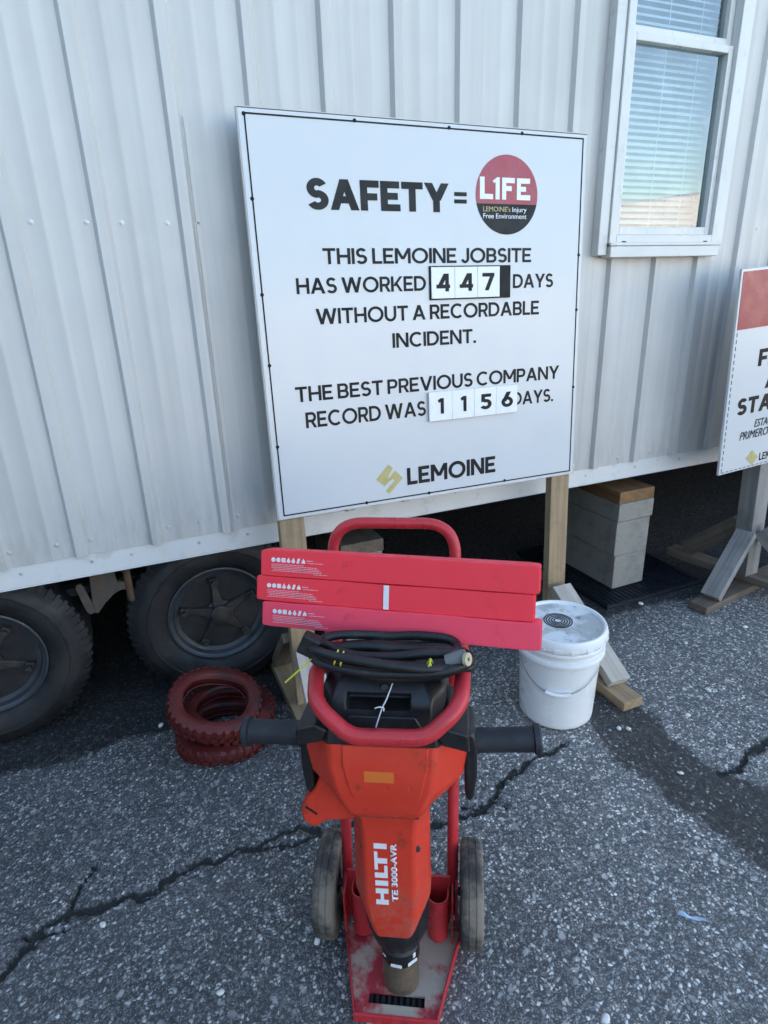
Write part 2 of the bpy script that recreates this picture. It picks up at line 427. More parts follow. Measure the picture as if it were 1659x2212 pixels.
def caps(body, box, m, parent, s=.155, y=-.0004, name='lettering', gap=.10, depth=.0008, italic=0):
    """geometric capitals drawn from bars and ring arcs, fitted to box = (x0, x1, baseline, cap top)"""
    prims = []          # each a list of polygons (x, z)
    def V(x, a=0, b=1): prims.append([(x, a), (x+s, a), (x+s, b), (x, b)])
    def Hb(z, a, b): prims.append([(a, z), (b, z), (b, z+s), (a, z+s)])
    def P(xb, xt, a=0, b=1, k=1.12): h = s*k; prims.append([(xb, a), (xb+h, a), (xt+h, b), (xt, b)])
    def A(cx, cz, rx, rz, a0, a1):
        n = max(6, int(abs(a1-a0)/8)); o = []; i = []
        for k in range(n+1):
            t = R(a0+(a1-a0)*k/n); o.append((cx+rx*math.cos(t), cz+rz*math.sin(t))); i.append((cx+(rx-s)*math.cos(t), cz+(rz-s)*math.sin(t)))
        prims.append(('arc', o, i))
    def glyph(c, X):
        n0 = len(prims); h = s*1.12; q = .25+s/4; m_ = .5-s/2
        if c == 'A': P(0, .46-h/2); P(.92-h, .46-h/2); Hb(.22, .2, .72); w = .92
        elif c == 'B': V(0); Hb(1-s, s, .42); Hb(m_, s, .42); Hb(0, s, .42); A(.42, 1-q, .27, q, -90, 90); A(.42, q, .30, q, -90, 90); w = .72
        elif c == 'C': A(.5, .5, .5, .52, 48, 312); w = .90
        elif c == 'D': V(0); Hb(1-s, s, .36); Hb(0, s, .36); A(.36, .5, .49, .5, -90, 90); w = .85
        elif c == 'E': V(0); Hb(1-s, s, .64); Hb(m_, s, .58); Hb(0, s, .66); w = .66
        elif c == 'F': V(0); Hb(1-s, s, .62); Hb(m_-.04, s, .56); w = .62
        elif c == 'H': V(0); V(.80-s); Hb(m_, s, .80-s); w = .80
        elif c == 'I': V(0); w = s
        elif c == 'J': V(.56-s, .31, 1); A(.28, .31, .28, .33, 195, 360); w = .56
        elif c == 'K': V(0); P(s*.7, .80-h, .36, 1); P(.80-h*.98, .22, 0, .60); w = .80
        elif c == 'L': V(0); Hb(0, s, .60); w = .60
        elif c == 'M': V(0); V(1.0-s); P(.5-h/2, 0, .28, 1); P(.5-h/2, 1.0-h, .28, 1); w = 1.0
        elif c == 'N': V(0); V(.84-s); P(.84-h, 0); w = .84
        elif c == 'O': A(.53, .5, .53, .52, 0, 360); w = 1.06
        elif c in 'PR':
            qq = .28+s/4; V(0); Hb(1-s, s, .42); Hb(1-2*qq, s, .42); A(.42, 1-qq, .28, qq, -90, 90); w = .70
            if c == 'R': P(.73-h, .31, 0, 1-2*qq+s*.3)
        elif c == 'S': A(.34, 1-q, .32, q+.01, 28, 270); A(.34, q, .34, q+.01, -152, 90); w = .68
        elif c == 'T': Hb(1-s, 0, .74); V(.37-s/2, 0, 1-s); w = .74
        elif c == 'U': V(0, .40, 1); V(.80-s, .40, 1); A(.40, .40, .40, .42, 180, 360); w = .80
        elif c == 'V': P(.45-h/2, 0); P(.45-h/2, .90-h); w = .90
        elif c == 'W': P(.36-h/2, 0); P(.36-h/2, .66-h/2); P(.96-h/2, .66-h/2); P(.96-h/2, 1.32-h); w = 1.32
        elif c == 'Y': V(.43-s/2, 0, .45); P(.43-h/2, 0, .40, 1, 1.2); P(.43-h/2, .86-h, .40, 1, 1.2); w = .86
        elif c == 'X': P(0, .80-h); P(.80-h, 0); w = .80
        elif c == '1': V(.40-s); prims.append([(.40-s, 1), (.40-s, 1-s*1.15), (.06, .72), (.0, .72+s*.8)]); w = .40
        elif c == '4': V(.52, 0, 1); Hb(.18, 0, .52); Hb(.18, .52+s, .80); P(.0, .52-s*.4, .18, 1, 1.25); w = .80
        elif c == '5': Hb(1-s, .08, .64); V(.08, .48, 1-s); A(.33, .32, .34, .34, -150, 125); w = .68
        elif c == '6': A(.36, .33, .36, .35, 0, 360); P(.02, .32, .36, 1, 1.3); w = .72
        elif c == '7': Hb(1-s, 0, .70); P(.14, .70-h*1.1, 0, 1-s, 1.1); w = .70
        elif c == '=': Hb(.60, 0, .62); Hb(.22, 0, .62); w = .62
        elif c == '.': Hb(0, 0, s*1.05); w = s
        else: w = .24
        for k in range(n0, len(prims)):
            p = prims[k]
            prims[k] = ('arc', [(x+X, z) for x, z in p[1]], [(x+X, z) for x, z in p[2]]) if p[0] == 'arc' else [(x+X, z) for x, z in p]
        return w
    X = 0
    for c in body:
        X += glyph(c, X)+(gap if c != ' ' else 0)
    X -= gap
    x0, x1, zb, zt = box; fx = (x1-x0)/X; fz = zt-zb; mb = MB()
    F = lambda p: (x0+(p[0]+italic*p[1])*fx, zb+p[1]*fz)
    for k, p in enumerate(prims):
        d = depth+.00003*(k % 5)
        if p[0] == 'arc':
            o, i = [F(q) for q in p[1]], [F(q) for q in p[2]]
            full = abs(o[0][0]-o[-1][0])+abs(o[0][1]-o[-1][1]) < 1e-6
            n = len(o); v = []; f = []
            for a, b in zip(o, i): v += [(a[0], y, a[1]), (b[0], y, b[1]), (a[0], y-d, a[1]), (b[0], y-d, b[1])]
            for j in range(n-1):
                a, b = 4*j, 4*j+4
                f += [(a+2, a+3, b+3, b+2), (a, a+2, b+2, b), (a+1, b+1, b+3, a+3)]
            if not full: f += [(0, 1, 3, 2), (4*n-4, 4*n-2, 4*n-1, 4*n-3)]
            mb.add(v, f)
        else: mb.prism([F(q) for q in p], y-d, y)
    return mb.build(name, m, parent, 0)

# ------------------------------------------------------------------ ground
def vnoise(X, Y, s, seed):
    g = np.random.default_rng(seed).random((256, 256)); x = X*s; y = Y*s
    xi = np.floor(x).astype(int); yi = np.floor(y).astype(int); fx = x-xi; fy = y-yi
    fx = fx*fx*(3-2*fx); fy = fy*fy*(3-2*fy)
    a = g[xi % 256, yi % 256]; b = g[(xi+1) % 256, yi % 256]; c = g[xi % 256, (yi+1) % 256]; d = g[(xi+1) % 256, (yi+1) % 256]
    return (a*(1-fx)+b*fx)*(1-fy)+(c*(1-fx)+d*fx)*fy
def fbm(X, Y, s, seed, o=4):
    t = 0; a = .5
    for k in range(o): t = t+a*vnoise(X, Y, s*2**k, seed+k); a *= .5
    return t/(1-.5**o)
def make_ground():
    def axis(lo, hi, st, far):
        fine = np.arange(lo, hi+st/2, st); out = []; x = st
        while x < far: x *= 1.5; out.append(x)
        o = np.cumsum([st*2]+[v-p for p, v in zip(out[:-1], out[1:])]) if False else np.array(out)
        return np.concatenate([(lo-o)[::-1], fine, hi+o])
    xs = axis(-.9, 2.6, .0055, 900); ys = axis(.45, 2.3, .0055, 900)
    X, Y = np.meshgrid(xs, ys, indexing='ij')
    WX = X+(fbm(X, Y, 28, 1)-.5)*.034+(fbm(X, Y, 90, 5)-.5)*.016; WY = Y+(fbm(X, Y, 28, 11)-.5)*.040+(fbm(X, Y, 90, 15)-.5)*.016
    crack = np.zeros_like(X)
    def line(pts, w0, w1=None):
        nonlocal crack
        w1 = w0 if w1 is None else w1; n = len(pts)-1
        for i in range(n):
            (x0, y0), (x1, y1) = pts[i], pts[i+1]; dx, dy = x1-x0, y1-y0
            t = np.clip(((WX-x0)*dx+(WY-y0)*dy)/(dx*dx+dy*dy), 0, 1)
            d = np.hypot(WX-x0-t*dx, WY-y0-t*dy); ww = w0+(w1-w0)*(i+t)/n
            ww = ww*(.45+1.1*fbm(X, Y, 14, 77))
            crack = np.maximum(crack, np.clip(1.5-d/ww, 0, 1))
    line([(-.9, 1.13), (-.6, 1.22), (-.495, 1.28), (-.415, 1.373), (-.341, 1.393), (-.268, 1.374), (-.147, 1.362), (-.084, 1.395), (.041, 1.386), (.148, 1.388), (.259, 1.395), (.332, 1.347), (.431, 1.338), (.55, 1.27), (.641, 1.232), (.745, 1.221), (.819, 1.235), (.928, 1.299), (1.058, 1.329), (1.205, 1.346)], .013, .010)
    line([(-.352, 1.398), (-.321, 1.465), (-.298, 1.509)], .010, .005)
    line([(-.47, 1.363), (-.348, 1.327)], .008, .004)
    line([(.10, 1.385), (.20, 1.352), (.30, 1.345), (.36, 1.33)], .007, .006)
    line([(-.2, 1.36), (-.15, 1.34), (-.09, 1.375)], .006, .006)
    line([(.745, 1.25), (.80, 1.245), (.854, 1.239), (.875, 1.205)], .007, .004)
    line([(1.57, 1.03), (1.62, 1.02), (1.687, 1.034), (1.75, 1.06), (1.84, 1.061), (2.1, 1.12), (2.5, 1.2)], .012, .012)
    # dark sealed band from the sign foot towards the lower right
    wx, wy = X+(fbm(X, Y, 9, 31)-.5)*.09, Y+(fbm(X, Y, 9, 41)-.5)*.09
    yk = [.2, .715, .784, .886, 1.045, 1.212, 1.345, 1.45, 1.55]; lk = [1.42, 1.375, 1.355, 1.345, 1.335, 1.31, 1.33, 1.40, 1.50]; rk = [2.1, 1.66, 1.66, 1.66, 1.575, 1.575, 1.575, 1.565, 1.52]
    L = np.interp(wy, yk, lk); Rr = np.interp(wy, yk, rk)
    dd = np.minimum(wx-L, Rr-wx); dd = np.minimum(dd, 1.54-wy)
    patch = np.clip(dd/.085+.5, 0, 1)
    Z = (fbm(X, Y, 3, 51)-.5)*.006-.003 + (fbm(X, Y, 120, 61, 2)-.5)*.0016
    far = (np.abs(X-1) > 6) | (np.abs(Y-1) > 6); Z[far] = 0
    Z -= crack*.012*(.5+fbm(X, Y, 60, 71))
    nx, ny = X.shape
    co = np.stack([X, Y, Z], -1).reshape(-1, 3).astype(np.float32)
    idx = np.arange(nx*ny).reshape(nx, ny)
    q = np.stack([idx[:-1, :-1], idx[1:, :-1], idx[1:, 1:], idx[:-1, 1:]], -1).reshape(-1, 4)
    me = bpy.data.meshes.new('ground'); me.vertices.add(len(co)); me.vertices.foreach_set('co', co.ravel())
    me.loops.add(q.size); me.loops.foreach_set('vertex_index', q.ravel().astype(np.int32))
    me.polygons.add(len(q)); me.polygons.foreach_set('loop_start', np.arange(0, q.size, 4, dtype=np.int32))
    me.update(calc_edges=True)
    me.polygons.foreach_set('use_smooth', [True]*len(q))
    # shade under the trailer painted into the asphalt colour, with an uneven edge
    shade_edge = 2.015+(fbm(X, Y, 5, 91)-.5)*.07+(fbm(X, Y, 40, 95)-.5)*.035-.10*np.clip((X-1.6)/.8, 0, 1)
    under_shade = np.clip((Y-shade_edge)/.035+.5, 0, 1)*np.clip((7.2-X)/.2, 0, 1)*np.clip((X+4.2)/.2, 0, 1)*np.clip((5.4-Y)/.2, 0, 1)
    right_pale = np.clip((X-.15)/.9, 0, 1)*np.clip((2.0-Y)/.3, 0, 1); right_pale = right_pale*right_pale*(3-2*right_pale)  # asphalt tone, paler towards the right
    for nm, arr in (('crack', crack), ('patch', patch), ('under_shade', under_shade), ('right_pale', right_pale)):
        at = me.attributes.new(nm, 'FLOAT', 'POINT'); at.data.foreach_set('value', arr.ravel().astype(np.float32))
    me.validate()
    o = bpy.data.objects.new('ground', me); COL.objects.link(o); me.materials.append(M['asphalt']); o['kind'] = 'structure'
make_ground()

def make_light_bank():
    """unseen bank added behind the camera to block low sky and bounce light"""
    n, m = 120, 14; v = []; f = []
    el = lambda az: np.interp(az, [-135, -110, -85, -40, -5, 20, 45, 80, 110], [22, 27, 28, 21, 15, 13, 13, 14, 14])   # degrees seen from the yard; az 0 = straight behind, + = right
    for i in range(n+1):
        az = -135+245*i/n; a = R(az); d = 13
        for j in range(m+1):
            t = j/m; r = d-7*(1-t)+0; hgt = math.tan(R(el(az)))*d*(.5-.5*math.cos(math.pi*t))
            nz = .5*math.sin(az*.21+j*.7)+.3*math.sin(az*.53+j*1.9+1)
            r = d-hgt*.55*(1-t)+nz*.25*(j > 0)
            v.append((.6+r*math.sin(a), .8-r*math.cos(a), hgt+nz*.22*(0 < j)-.02))
        for j in (1, 2):
            v.append((.6+(d+2+j*4)*math.sin(a), .8-(d+2+j*4)*math.cos(a), math.tan(R(el(az)))*d*(1-j*.5)-.05))
    w_ = m+3
    for i in range(n):
        for j in range(w_-1): f.append((i*w_+j, (i+1)*w_+j, (i+1)*w_+j+1, i*w_+j+1))
    t = NT('light_bank_tones'); sp = t.n.new('ShaderNodeSeparateXYZ'); t.l(t.co(), sp.inputs[0])
    n1 = t.noise(1.1, 6, .65)
    side = t.rng(t.math('ADD', sp.outputs[0], t.math('MULTIPLY', t.math('SUBTRACT', n1, .5), 9)), -5, 4)
    dark_side = t.mix(t.noise(3, 5), (.035, .045, .018), (.09, .10, .04)); pale_side = t.mix(t.noise(2, 5), (.46, .455, .44), (.66, .65, .63))  # left kept dark to cut light, right pale to bounce it
    t.col(t.mix(side, dark_side, pale_side)); t.rough(.95); t.bump(t.noise(6, 5), .5, .05)
    o = MB().add(v, f).build('unseen_light_bank', t.m, None, 60); o['kind'] = 'structure'  # added bank, out of view, shapes the light
make_light_bank()

# ------------------------------------------------------------------ the office trailer
YW = 2.10
tr = thing('office_trailer', 'long pale grey ribbed metal site office trailer standing on wheels behind the signs', 'trailer', (0, 0, 0))
WX0, WX1, WZ0, WZ1 = 1.862, 2.405, 1.655, 2.96
def siding():
    mb = MB(); XA, XB = -4.0, 7.0; ZB, ZT = .70, 3.35
    # profile: flat at YW, raised ribs
    prof = []
    k0 = -17; ribs = [.02+.2355*k for k in range(k0, 30)]
    xs = [XA]
    P = [(XA, YW)]
    for r in ribs:
        if r-.04 < XA or r+.04 > XB: continue
        P += [(r-.024, YW), (r-.014, YW-.018), (r+.014, YW-.018), (r+.024, YW)]
        for m in (.085, .150):      # shallow stiffening creases between the ribs
            if r+m+.02 < XB: P += [(r+m-.008, YW), (r+m-.003, YW-.0013), (r+m+.003, YW-.0013), (r+m+.008, YW)]
    P.append((XB, YW))
    def strip(a, b, z0, z1):
        pts = [p for p in P if a < p[0] < b]
        def at(x):
            for (x0, y0), (x1, y1) in zip(P[:-1], P[1:]):
                if x0 <= x <= x1: return y0+(y1-y0)*(x-x0)/max(x1-x0, 1e-9)
        pts = [(a, at(a))]+pts+[(b, at(b))]
        v = []; f = []; n = len(pts)
        for x, y in pts: v += [(x, y, z0), (x, y, z1), (x, y+.0025, z0), (x, y+.0025, z1)]
        for i in range(n-1):
            a4, b4 = 4*i, 4*i+4
            f += [(a4, b4, b4+1, a4+1), (a4+2, a4+3, b4+3, b4+2), (a4, a4+2, b4+2, b4), (a4+1, b4+1, b4+3, a4+3)]
        f += [(0, 1, 3, 2), (4*n-4, 4*n-2, 4*n-1, 4*n-3)]
        mb.add(v, f)
    strip(XA, WX0, ZB, ZT); strip(WX1, XB, ZB, ZT); strip(WX0, WX1, ZB, WZ0); strip(WX0, WX1, WZ1, ZT)
    return mb
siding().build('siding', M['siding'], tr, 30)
# one overlapping panel edge beside a rib (a lapped sheet)
MB().box(.284, .2965, YW-.0045, YW-.0005, .702, 1.98).build('panel_lap', M['siding'], tr, 30)
MB().box(-4, 7, YW+.004, YW+.03, .625, .73).box(-4, 7, YW+.004, YW+.10, .620, .6249).build('bottom_trim', M['trim'], tr, 30, .003)
b = MB(); b.box(-4, 7, 2.34, 5.2, .73, 3.35); b.build('trailer_body', M['dark_inside'], tr, 0)
MB().box(-4.05, 7.05, 1.98, 5.3, 3.352, 3.45).build('roof', M['trim'], tr, 0)
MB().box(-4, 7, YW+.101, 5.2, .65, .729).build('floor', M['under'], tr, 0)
for y in (2.55, 4.6):
    MB().box(-4, 7, y, y+.012, .50, .648).box(-4, 7, y-.045, y+.057, .488, .4995).box(-4, 7, y-.045, y+.057, .6405, .6495).build('chassis_beam', M['under'], tr, 0)
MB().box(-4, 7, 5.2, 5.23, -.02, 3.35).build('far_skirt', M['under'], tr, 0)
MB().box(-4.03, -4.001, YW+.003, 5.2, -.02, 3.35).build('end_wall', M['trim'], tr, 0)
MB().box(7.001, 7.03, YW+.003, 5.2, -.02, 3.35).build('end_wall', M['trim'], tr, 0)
# screws
def screw_mesh():
    mb = MB(); mb.lathe([(0, -.0045), (.0035, -.0045), (.0045, -.003), (.0045, -.0018), (.0075, -.0014), (.008, 0)], 10, 'y')
    me = bpy.data.meshes.new('screw'); me.from_pydata(mb.v, [], mb.f); me.materials.append(M['screw']); return me
SC = screw_mesh()
def screw(x, y, z, parent, s=1.0):
    o = bpy.data.objects.new('screw', SC); COL.objects.link(o); o.parent = parent; o.location = (x, y, z); o.scale = (s, s, s)
for x in (-.39, -.285, -.162, -.020, .073, .200, .290): screw(x, YW, 1.701, tr)
for x in (2.615, 2.717, 2.85): screw(x, YW, 1.695, tr)
for x in (-.52, -.416, -.281, -.180, .064, .168, .303): screw(x, YW, .750, tr)
for x in (1.79, 1.926, 2.047, 2.230, 2.375, 2.46, 2.575): screw(x, YW, .727, tr)
for x in (-.40, -.190, -.066, .158, .330): screw(x, YW+.004, .672, tr, .8)
for x in (1.87, 2.16, 2.44): screw(x, YW+.004, .668, tr, .8)
# window
win = MB()
yo, yi = YW-.050, YW+.03
fx0, fx1 = WX0-.012, WX1+.055
def ring(mb, x0, x1, z0, z1, w, y0, y1, wb=None):
    wb = w if wb is None else wb
    mb.box(x0, x0+w, y0, y1, z0, z1); mb.box(x1-w, x1, y0, y1, z0, z1)
    mb.box(x0+w, x1-w, y0, y1, z0, z0+wb); mb.box(x0+w, x1-w, y0, y1, z1-w, z1)
ring(win, 1.842, 2.425, 1.632, 2.98, .034, YW-.048, YW+.02)
wo = win.build('window', M['white_frame'], tr, 30, .003)
c = MB(); c.box(1.796, 1.8405, YW-.040, YW+.001, 1.592, 3.0).box(2.4265, 2.470, YW-.034, YW+.001, 1.61, 3.0).box(1.842, 2.425, YW-.040, YW+.001, 2.982, 3.02)
c.build('casing', M['white_frame'], wo, 30, .003)
MB().box(1.838, 2.437, YW-.062, YW-.0505, 1.625, 1.637).box(1.844, 2.430, YW-.058, YW-.0015, 1.583, 1.6245).box(2.4305, 2.462, YW-.03, YW-.0015, 1.592, 1.612).build('sill', M['white_frame'], wo, 30, .003)
for xa in (1.905, 2.345): MB().box(xa, xa+.019, YW-.0515, YW-.0485, 1.6385, 1.6425).build('weep_slot', M['under'], wo, 0)
s1 = MB(); ring(s1, 1.8765, 2.3905, 1.6665, 2.335, .026, YW-.030, YW+.012, .030); s1.build('lower_sash', M['white_frame'], wo, 30, .003)
s2 = MB(); ring(s2, 1.8765, 2.3905, 2.3355, 2.945, .026, YW-.012, YW+.026, .026); s2.build('upper_sash', M['white_frame'], wo, 30, .003)
MB().box(1.9026, 2.3644, YW-.006, YW-.003, 1.6966, 2.3089).build('glass', M['glass'], wo, 0)
MB().box(1.9026, 2.3644, YW+.008, YW+.011, 2.3616, 2.9189).build('glass', M['glass'], wo, 0)
bl = MB()
z = 1.70
while z < 2.93:
    T = Matrix.Translation((0, YW+.07, z)) @ Matrix.Rotation(R(38), 4, 'X')
    bl.box(1.875, 2.398, -.0125, .0125, -.0007, .0007, T); z += .0235
for x in (1.96, 2.135, 2.30): bl.box(x-.001, x+.001, YW+.057, YW+.058, 1.70, 2.93)
bl.build('window_blind', M['blind'], wo, 0)
MB().box(1.80, 1.865, YW+.031, 2.339, 1.60, 3.0).box(2.402, 2.47, YW+.031, 2.339, 1.60, 3.0).box(1.866, 2.401, YW+.031, 2.339, 1.60, 1.655).build('reveal', M['dark_inside'], wo, 0)
# wheels under the trailer
def trailer_wheel(cx, cz, rot):
    yc = 2.20; T = Matrix.Translation((cx, yc, cz)) @ Matrix.Rotation(rot, 4, 'Y')
    h = MB()
    h.lathe([(0, -.012), (.022, -.012), (.036, -.008), (.040, .012), (.052, .018), (.056, .05)], 28, 'y')
    for k in range(5):
        A = Matrix.Rotation(2*math.pi*k/5, 4, 'Y')
        h.loft([[(.034, .000, -.020), (.034, .000, .020), (.034, .05, .026), (.034, .05, -.026)], [(.095, .016, -.011), (.095, .016, .011), (.095, .05, .013), (.095, .05, -.013)], [(.150, .022, -.014), (.150, .022, .014), (.150, .05, .018), (.150, .05, -.018)]], True, A)
        h.box(.122, .150, .004, .024, -.015, .015, A)
    ho = h.build('wheel', M['hubm'], tr, 35, .003, 2, matrix=T)
    MB().lathe([(0, .058), (.148, .060), (.150, .09), (0, .09)], 40, 'y').build('brake_drum', M['under'], ho, 35)
    for k in range(5):
        A = Matrix.Rotation(2*math.pi*k/5, 4, 'Y') @ Matrix.Translation((.136, 0, 0))
        MB().lathe([(0, -.012), (.010, -.012), (.011, .006)], 6, 'y', A).build('lug_nut', M['hubm'], ho, 30)
    MB().lathe([(.148, .10), (.152, .040), (.156, .026), (.170, .020), (.178, .004), (.186, .000), (.190, -.006), (.196, -.004), (.196, .03), (.18, .10)], 64, 'y').build('rim', M['rim'], ho, 35)
    t = MB(); Ro = .335
    t.lathe([(.193, .03), (.194, .004), (.203, -.008), (.222, -.020), (.250, -.029), (.262, -.0285), (.264, -.031), (.268, -.031), (.270, -.028), (.290, -.022), (.308, -.010), (.318, .004), (.330, .012), (Ro, .030), (Ro+.002, .10), (Ro, .16), (.32, .19), (.2, .20)], 96, 'y')
    for k in range(64):   # shoulder lugs
        A = Matrix.Rotation(2*math.pi*k/64, 4, 'Y')
        t.loft([[(.300, -.0165, -.005), (.300, -.0165, .006), (.300, .002, .006), (.300, .002, -.005)], [(.320, -.001, -.006), (.320, -.001, .007), (.318, .02, .007), (.318, .02, -.006)], [(.338, .013, -.007), (.338, .013, .008), (.336, .05, .008), (.336, .05, -.007)]], True, A)
    t.build('tyre', M['tyre'], ho, 35)
trailer_wheel(-.595, .325, R(20)); trailer_wheel(.205, .325, R(-94))
for xa in (.205, -.595): MB().lathe([(.05, 2.30), (.05, 3.0)], 20, 'y', Matrix.Translation((xa, 0, .325))).build('axle', M['under'], tr, 35)
hg = MB()
hg.prism([(-.215, .65), (-.14, .65), (-.135, .54), (-.105, .535), (-.100, .50), (-.125, .505), (-.150, .495), (-.185, .465), (-.215, .43), (-.235, .44), (-.225, .50)], 2.20, 2.222)
hg.build('spring_hanger', M['bracket'], tr, 30, .004)
MB().prism([(-.268, .55), (-.262, .562), (-.250, .563), (-.242, .55), (-.222, .46), (-.226, .442), (-.240, .440), (-.250, .455)], 2.185, 2.199).build('shackle_link', M['bracket'], tr, 30, .003)
MB().lathe([(0, .455), (.010, .455), (.013, .465), (.013, .60), (0, .60)], 14, 'z', Matrix.Translation((-.098, 2.205, 0))).build('hanger_bolt', M['rusty'], tr, 35)
MB().prism([(-.5, .50), (-.12, .52), (.12, .50), (.12, .47), (-.12, .49), (-.5, .47)], 2.28, 2.34).build('leaf_spring', M['under'], tr, 30)

# ------------------------------------------------------------------ concrete piers under the trailer
def cinder_block(x0, x1, y0, y1, z0, z1, label, group='concrete blocks stacked under the trailer', tw=0, mt='block'):
    mb = MB(); cx, cy = (x0+x1)/2, (y0+y1)/2; hx, hy, hz = (x1-x0)/2, (y1-y0)/2, z1-z0
    mb.box(-hx, hx, -hy, hy, 0, hz)
    o = mb.build('concrete_block', M[mt], None, 30, .004, loc=(cx, cy, z0), rot=(0, 0, tw)); tag(o, label, 'concrete block', group); return o
def cap_board(x0, x1, y0, y1, z0, z1, label, mt='wood_cap'):
    o = MB().box(0, y1-y0, -(x1-x0)/2, (x1-x0)/2, 0, z1-z0).build('wooden_cap_board', M[mt], None, 30, .004, loc=((x0+x1)/2, y0, z0), rot=(0, 0, R(90))); tag(o, label, 'board', 'cap boards on the concrete piers')
o = MB().box(1.98, 2.62, 2.00, 2.75, -.006, .016); 
for k in range(22): o.box(1.99+.028*k, 1.999+.028*k, 2.01, 2.74, .0165, .021)
o = o.build('foundation_pad', M['pad'], None, 30, .002); tag(o, 'black ribbed plastic pad on the asphalt under the right block pier', 'pad')
cinder_block(2.115, 2.320, 2.125, 2.52, .022, .203, 'bottom concrete block of the pier right of the main sign', tw=R(1))
cinder_block(2.108, 2.318, 2.122, 2.52, .205, .386, 'middle concrete block of the pier right of the main sign', tw=R(0))
cinder_block(2.106, 2.328, 2.120, 2.52, .388, .482, 'thin top concrete block of the pier right of the main sign', tw=R(.7))
cap_board(2.104, 2.322, 2.118, 2.54, .484, .543, 'brown wooden cap board on the block pier right of the main sign')
cinder_block(.735, .925, 2.27, 2.66, -.004, .208, 'bottom concrete block of the dark pier behind the cart handle')
cinder_block(.735, .925, 2.268, 2.66, .21, .428, 'upper concrete block of the dark pier behind the cart handle')
cap_board(.728, .925, 2.25, 2.66, .43, .487, 'brown cap board of the pier seen through the red cart handle', 'wood_dark')

# ------------------------------------------------------------------ main safety sign
sg = thing('safety_sign', 'large white safety sign with black text and red badge on two wooden posts', 'sign', (.411, 1.925, .771), (-.059, .007, -.01))
W = 1.22
MB().box(0, W, 0, .014, 0, W).build('sign_board', M['sign_white'], sg, 30, .0015)
MB().box(-.003, -.0005, .001, .020, -.002, W+.002).box(W+.0005, W+.003, .001, .020, -.002, W+.002).box(-.003, W+.003, .001, .020, W+.0025, W+.005).build('edge_strip', M['sign_edge'], sg, 0)
ln = MB(); e0, e1, t_ = .017, W-.014, .0045
ln.box(e0, e1, -.0012, -.0003, e0-.005, e0-.005+t_).box(e0, e1, -.0012, -.0003, e1-t_+.003, e1+.003).box(e0, e0+t_, -.0012, -.0003, e0-.0004, e1-.0016).box(e1-t_, e1, -.0012, -.0003, e0-.0004, e1-.0016)
ln.build('border_line', M['ink'], sg, 0)
for x, z in ((.018, 1.205), (.351, 1.209), (.673, 1.209), (.95, 1.209), (.018, .987), (.019, .721), (.020, .510), (.02, .25), (1.205, .829), (1.205, .637), (1.205, .35), (.319, .014), (.567, .014), (.894, .016)):
    MB().lathe([(0, -.003), (.004, -.0028), (.0058, -.0013), (.006, -.0004)], 10, 'y').build('board_screw', M['ink'], sg, 35, loc=(x, 0, z))
caps('SAFETY', (.183, .666, .962, 1.048), M['ink_grey'], sg, s=.235, gap=.05)
MB().box(.688, .735, -.0012, -.0004, .990, 1.002).box(.688, .735, -.0012, -.0004, 1.012, 1.024).build('equals_sign', M['ink_grey'], sg, 0)
caps('THIS LEMOINE JOBSITE', (.221, .996, .806, .853), M['ink'], sg, s=.175, gap=.075)
caps('HAS WORKED', (.128, .576, .720, .767), M['ink'], sg, s=.175, gap=.075)
caps('DAYS', (.921, 1.094, .720, .767), M['ink'], sg, s=.175, gap=.075)
caps('WITHOUT A RECORDABLE', (.184, 1.035, .627, .675), M['ink'], sg, s=.175, gap=.075)
caps('INCIDENT.', (.445, .768, .540, .588), M['ink'], sg, s=.175, gap=.075)
caps('THE BEST PREVIOUS COMPANY', (.095, 1.134, .388, .437), M['ink'], sg, s=.175, gap=.075)
caps('RECORD WAS', (.122, .563, .301, .353), M['ink'], sg, s=.175, gap=.075)
caps('DAYS.', (.925, 1.11, .303, .352), M['ink'], sg, s=.175, gap=.075)
caps('LEMOINE', (.480, .852, .056, .119), M['ink'], sg, s=.20, gap=.07)
# round badge
def badge():
    cx, cz, r = .893, 1.0195, .1235
    def arc(a0, a1, n=40): return [(cx+r*math.cos(a0+(a1-a0)*k/n), cz+r*math.sin(a0+(a1-a0)*k/n)) for k in range(n+1)]
    a = math.asin((.992-cz)/r)
    up = MB().prism(arc(a, math.pi-a), -.0012, -.0003).build('badge_top', M['sign_red'], sg, 0)
    lo = MB().prism(arc(math.pi-a, 2*math.pi+a), -.0012, -.0003).build('badge_bottom', M['ink_grey'], sg, 0)
    # L 1 F E
    t = MB(); Y0, Y1 = -.0022, -.0013; zb, zt = 1.0055, 1.073
    def bar(x0, x1, z0, z1): t.box(x0, x1, Y0, Y1, z0, z1)
    bar(.785, .803, zb, zt); bar(.8031, .836, zb, zb+.016)
    t.prism([(.846, zb), (.862, zb), (.862, zt), (.852, zt), (.834, zt-.012), (.840, zt-.018), (.846, zt-.015)], Y0, Y1)
    bar(.872, .888, zb, zt); bar(.8881, .922, zt-.016, zt); bar(.8881, .910, zb+.027, zb+.042)
    bar(.931, .947, zb, zt); bar(.9471, .984, zt-.016, zt); bar(.9471, .968, zb+.0265, zb+.0415); bar(.9471, .986, zb, zb+.016)
    t.build('lettering', M['letter_white'], up, 0)
    text("LEMOINE's", (.798, .906, .968, .983), M['gold'], lo, y=-.0013, bold=.0)
    text('Injury', (.914, .972, .968, .983), M['letter_white'], lo, y=-.0013, bold=.0)
    text('Free Environment', (.798, .972, .9465, .962), M['letter_white'], lo, y=-.0013, bold=.0)
badge()
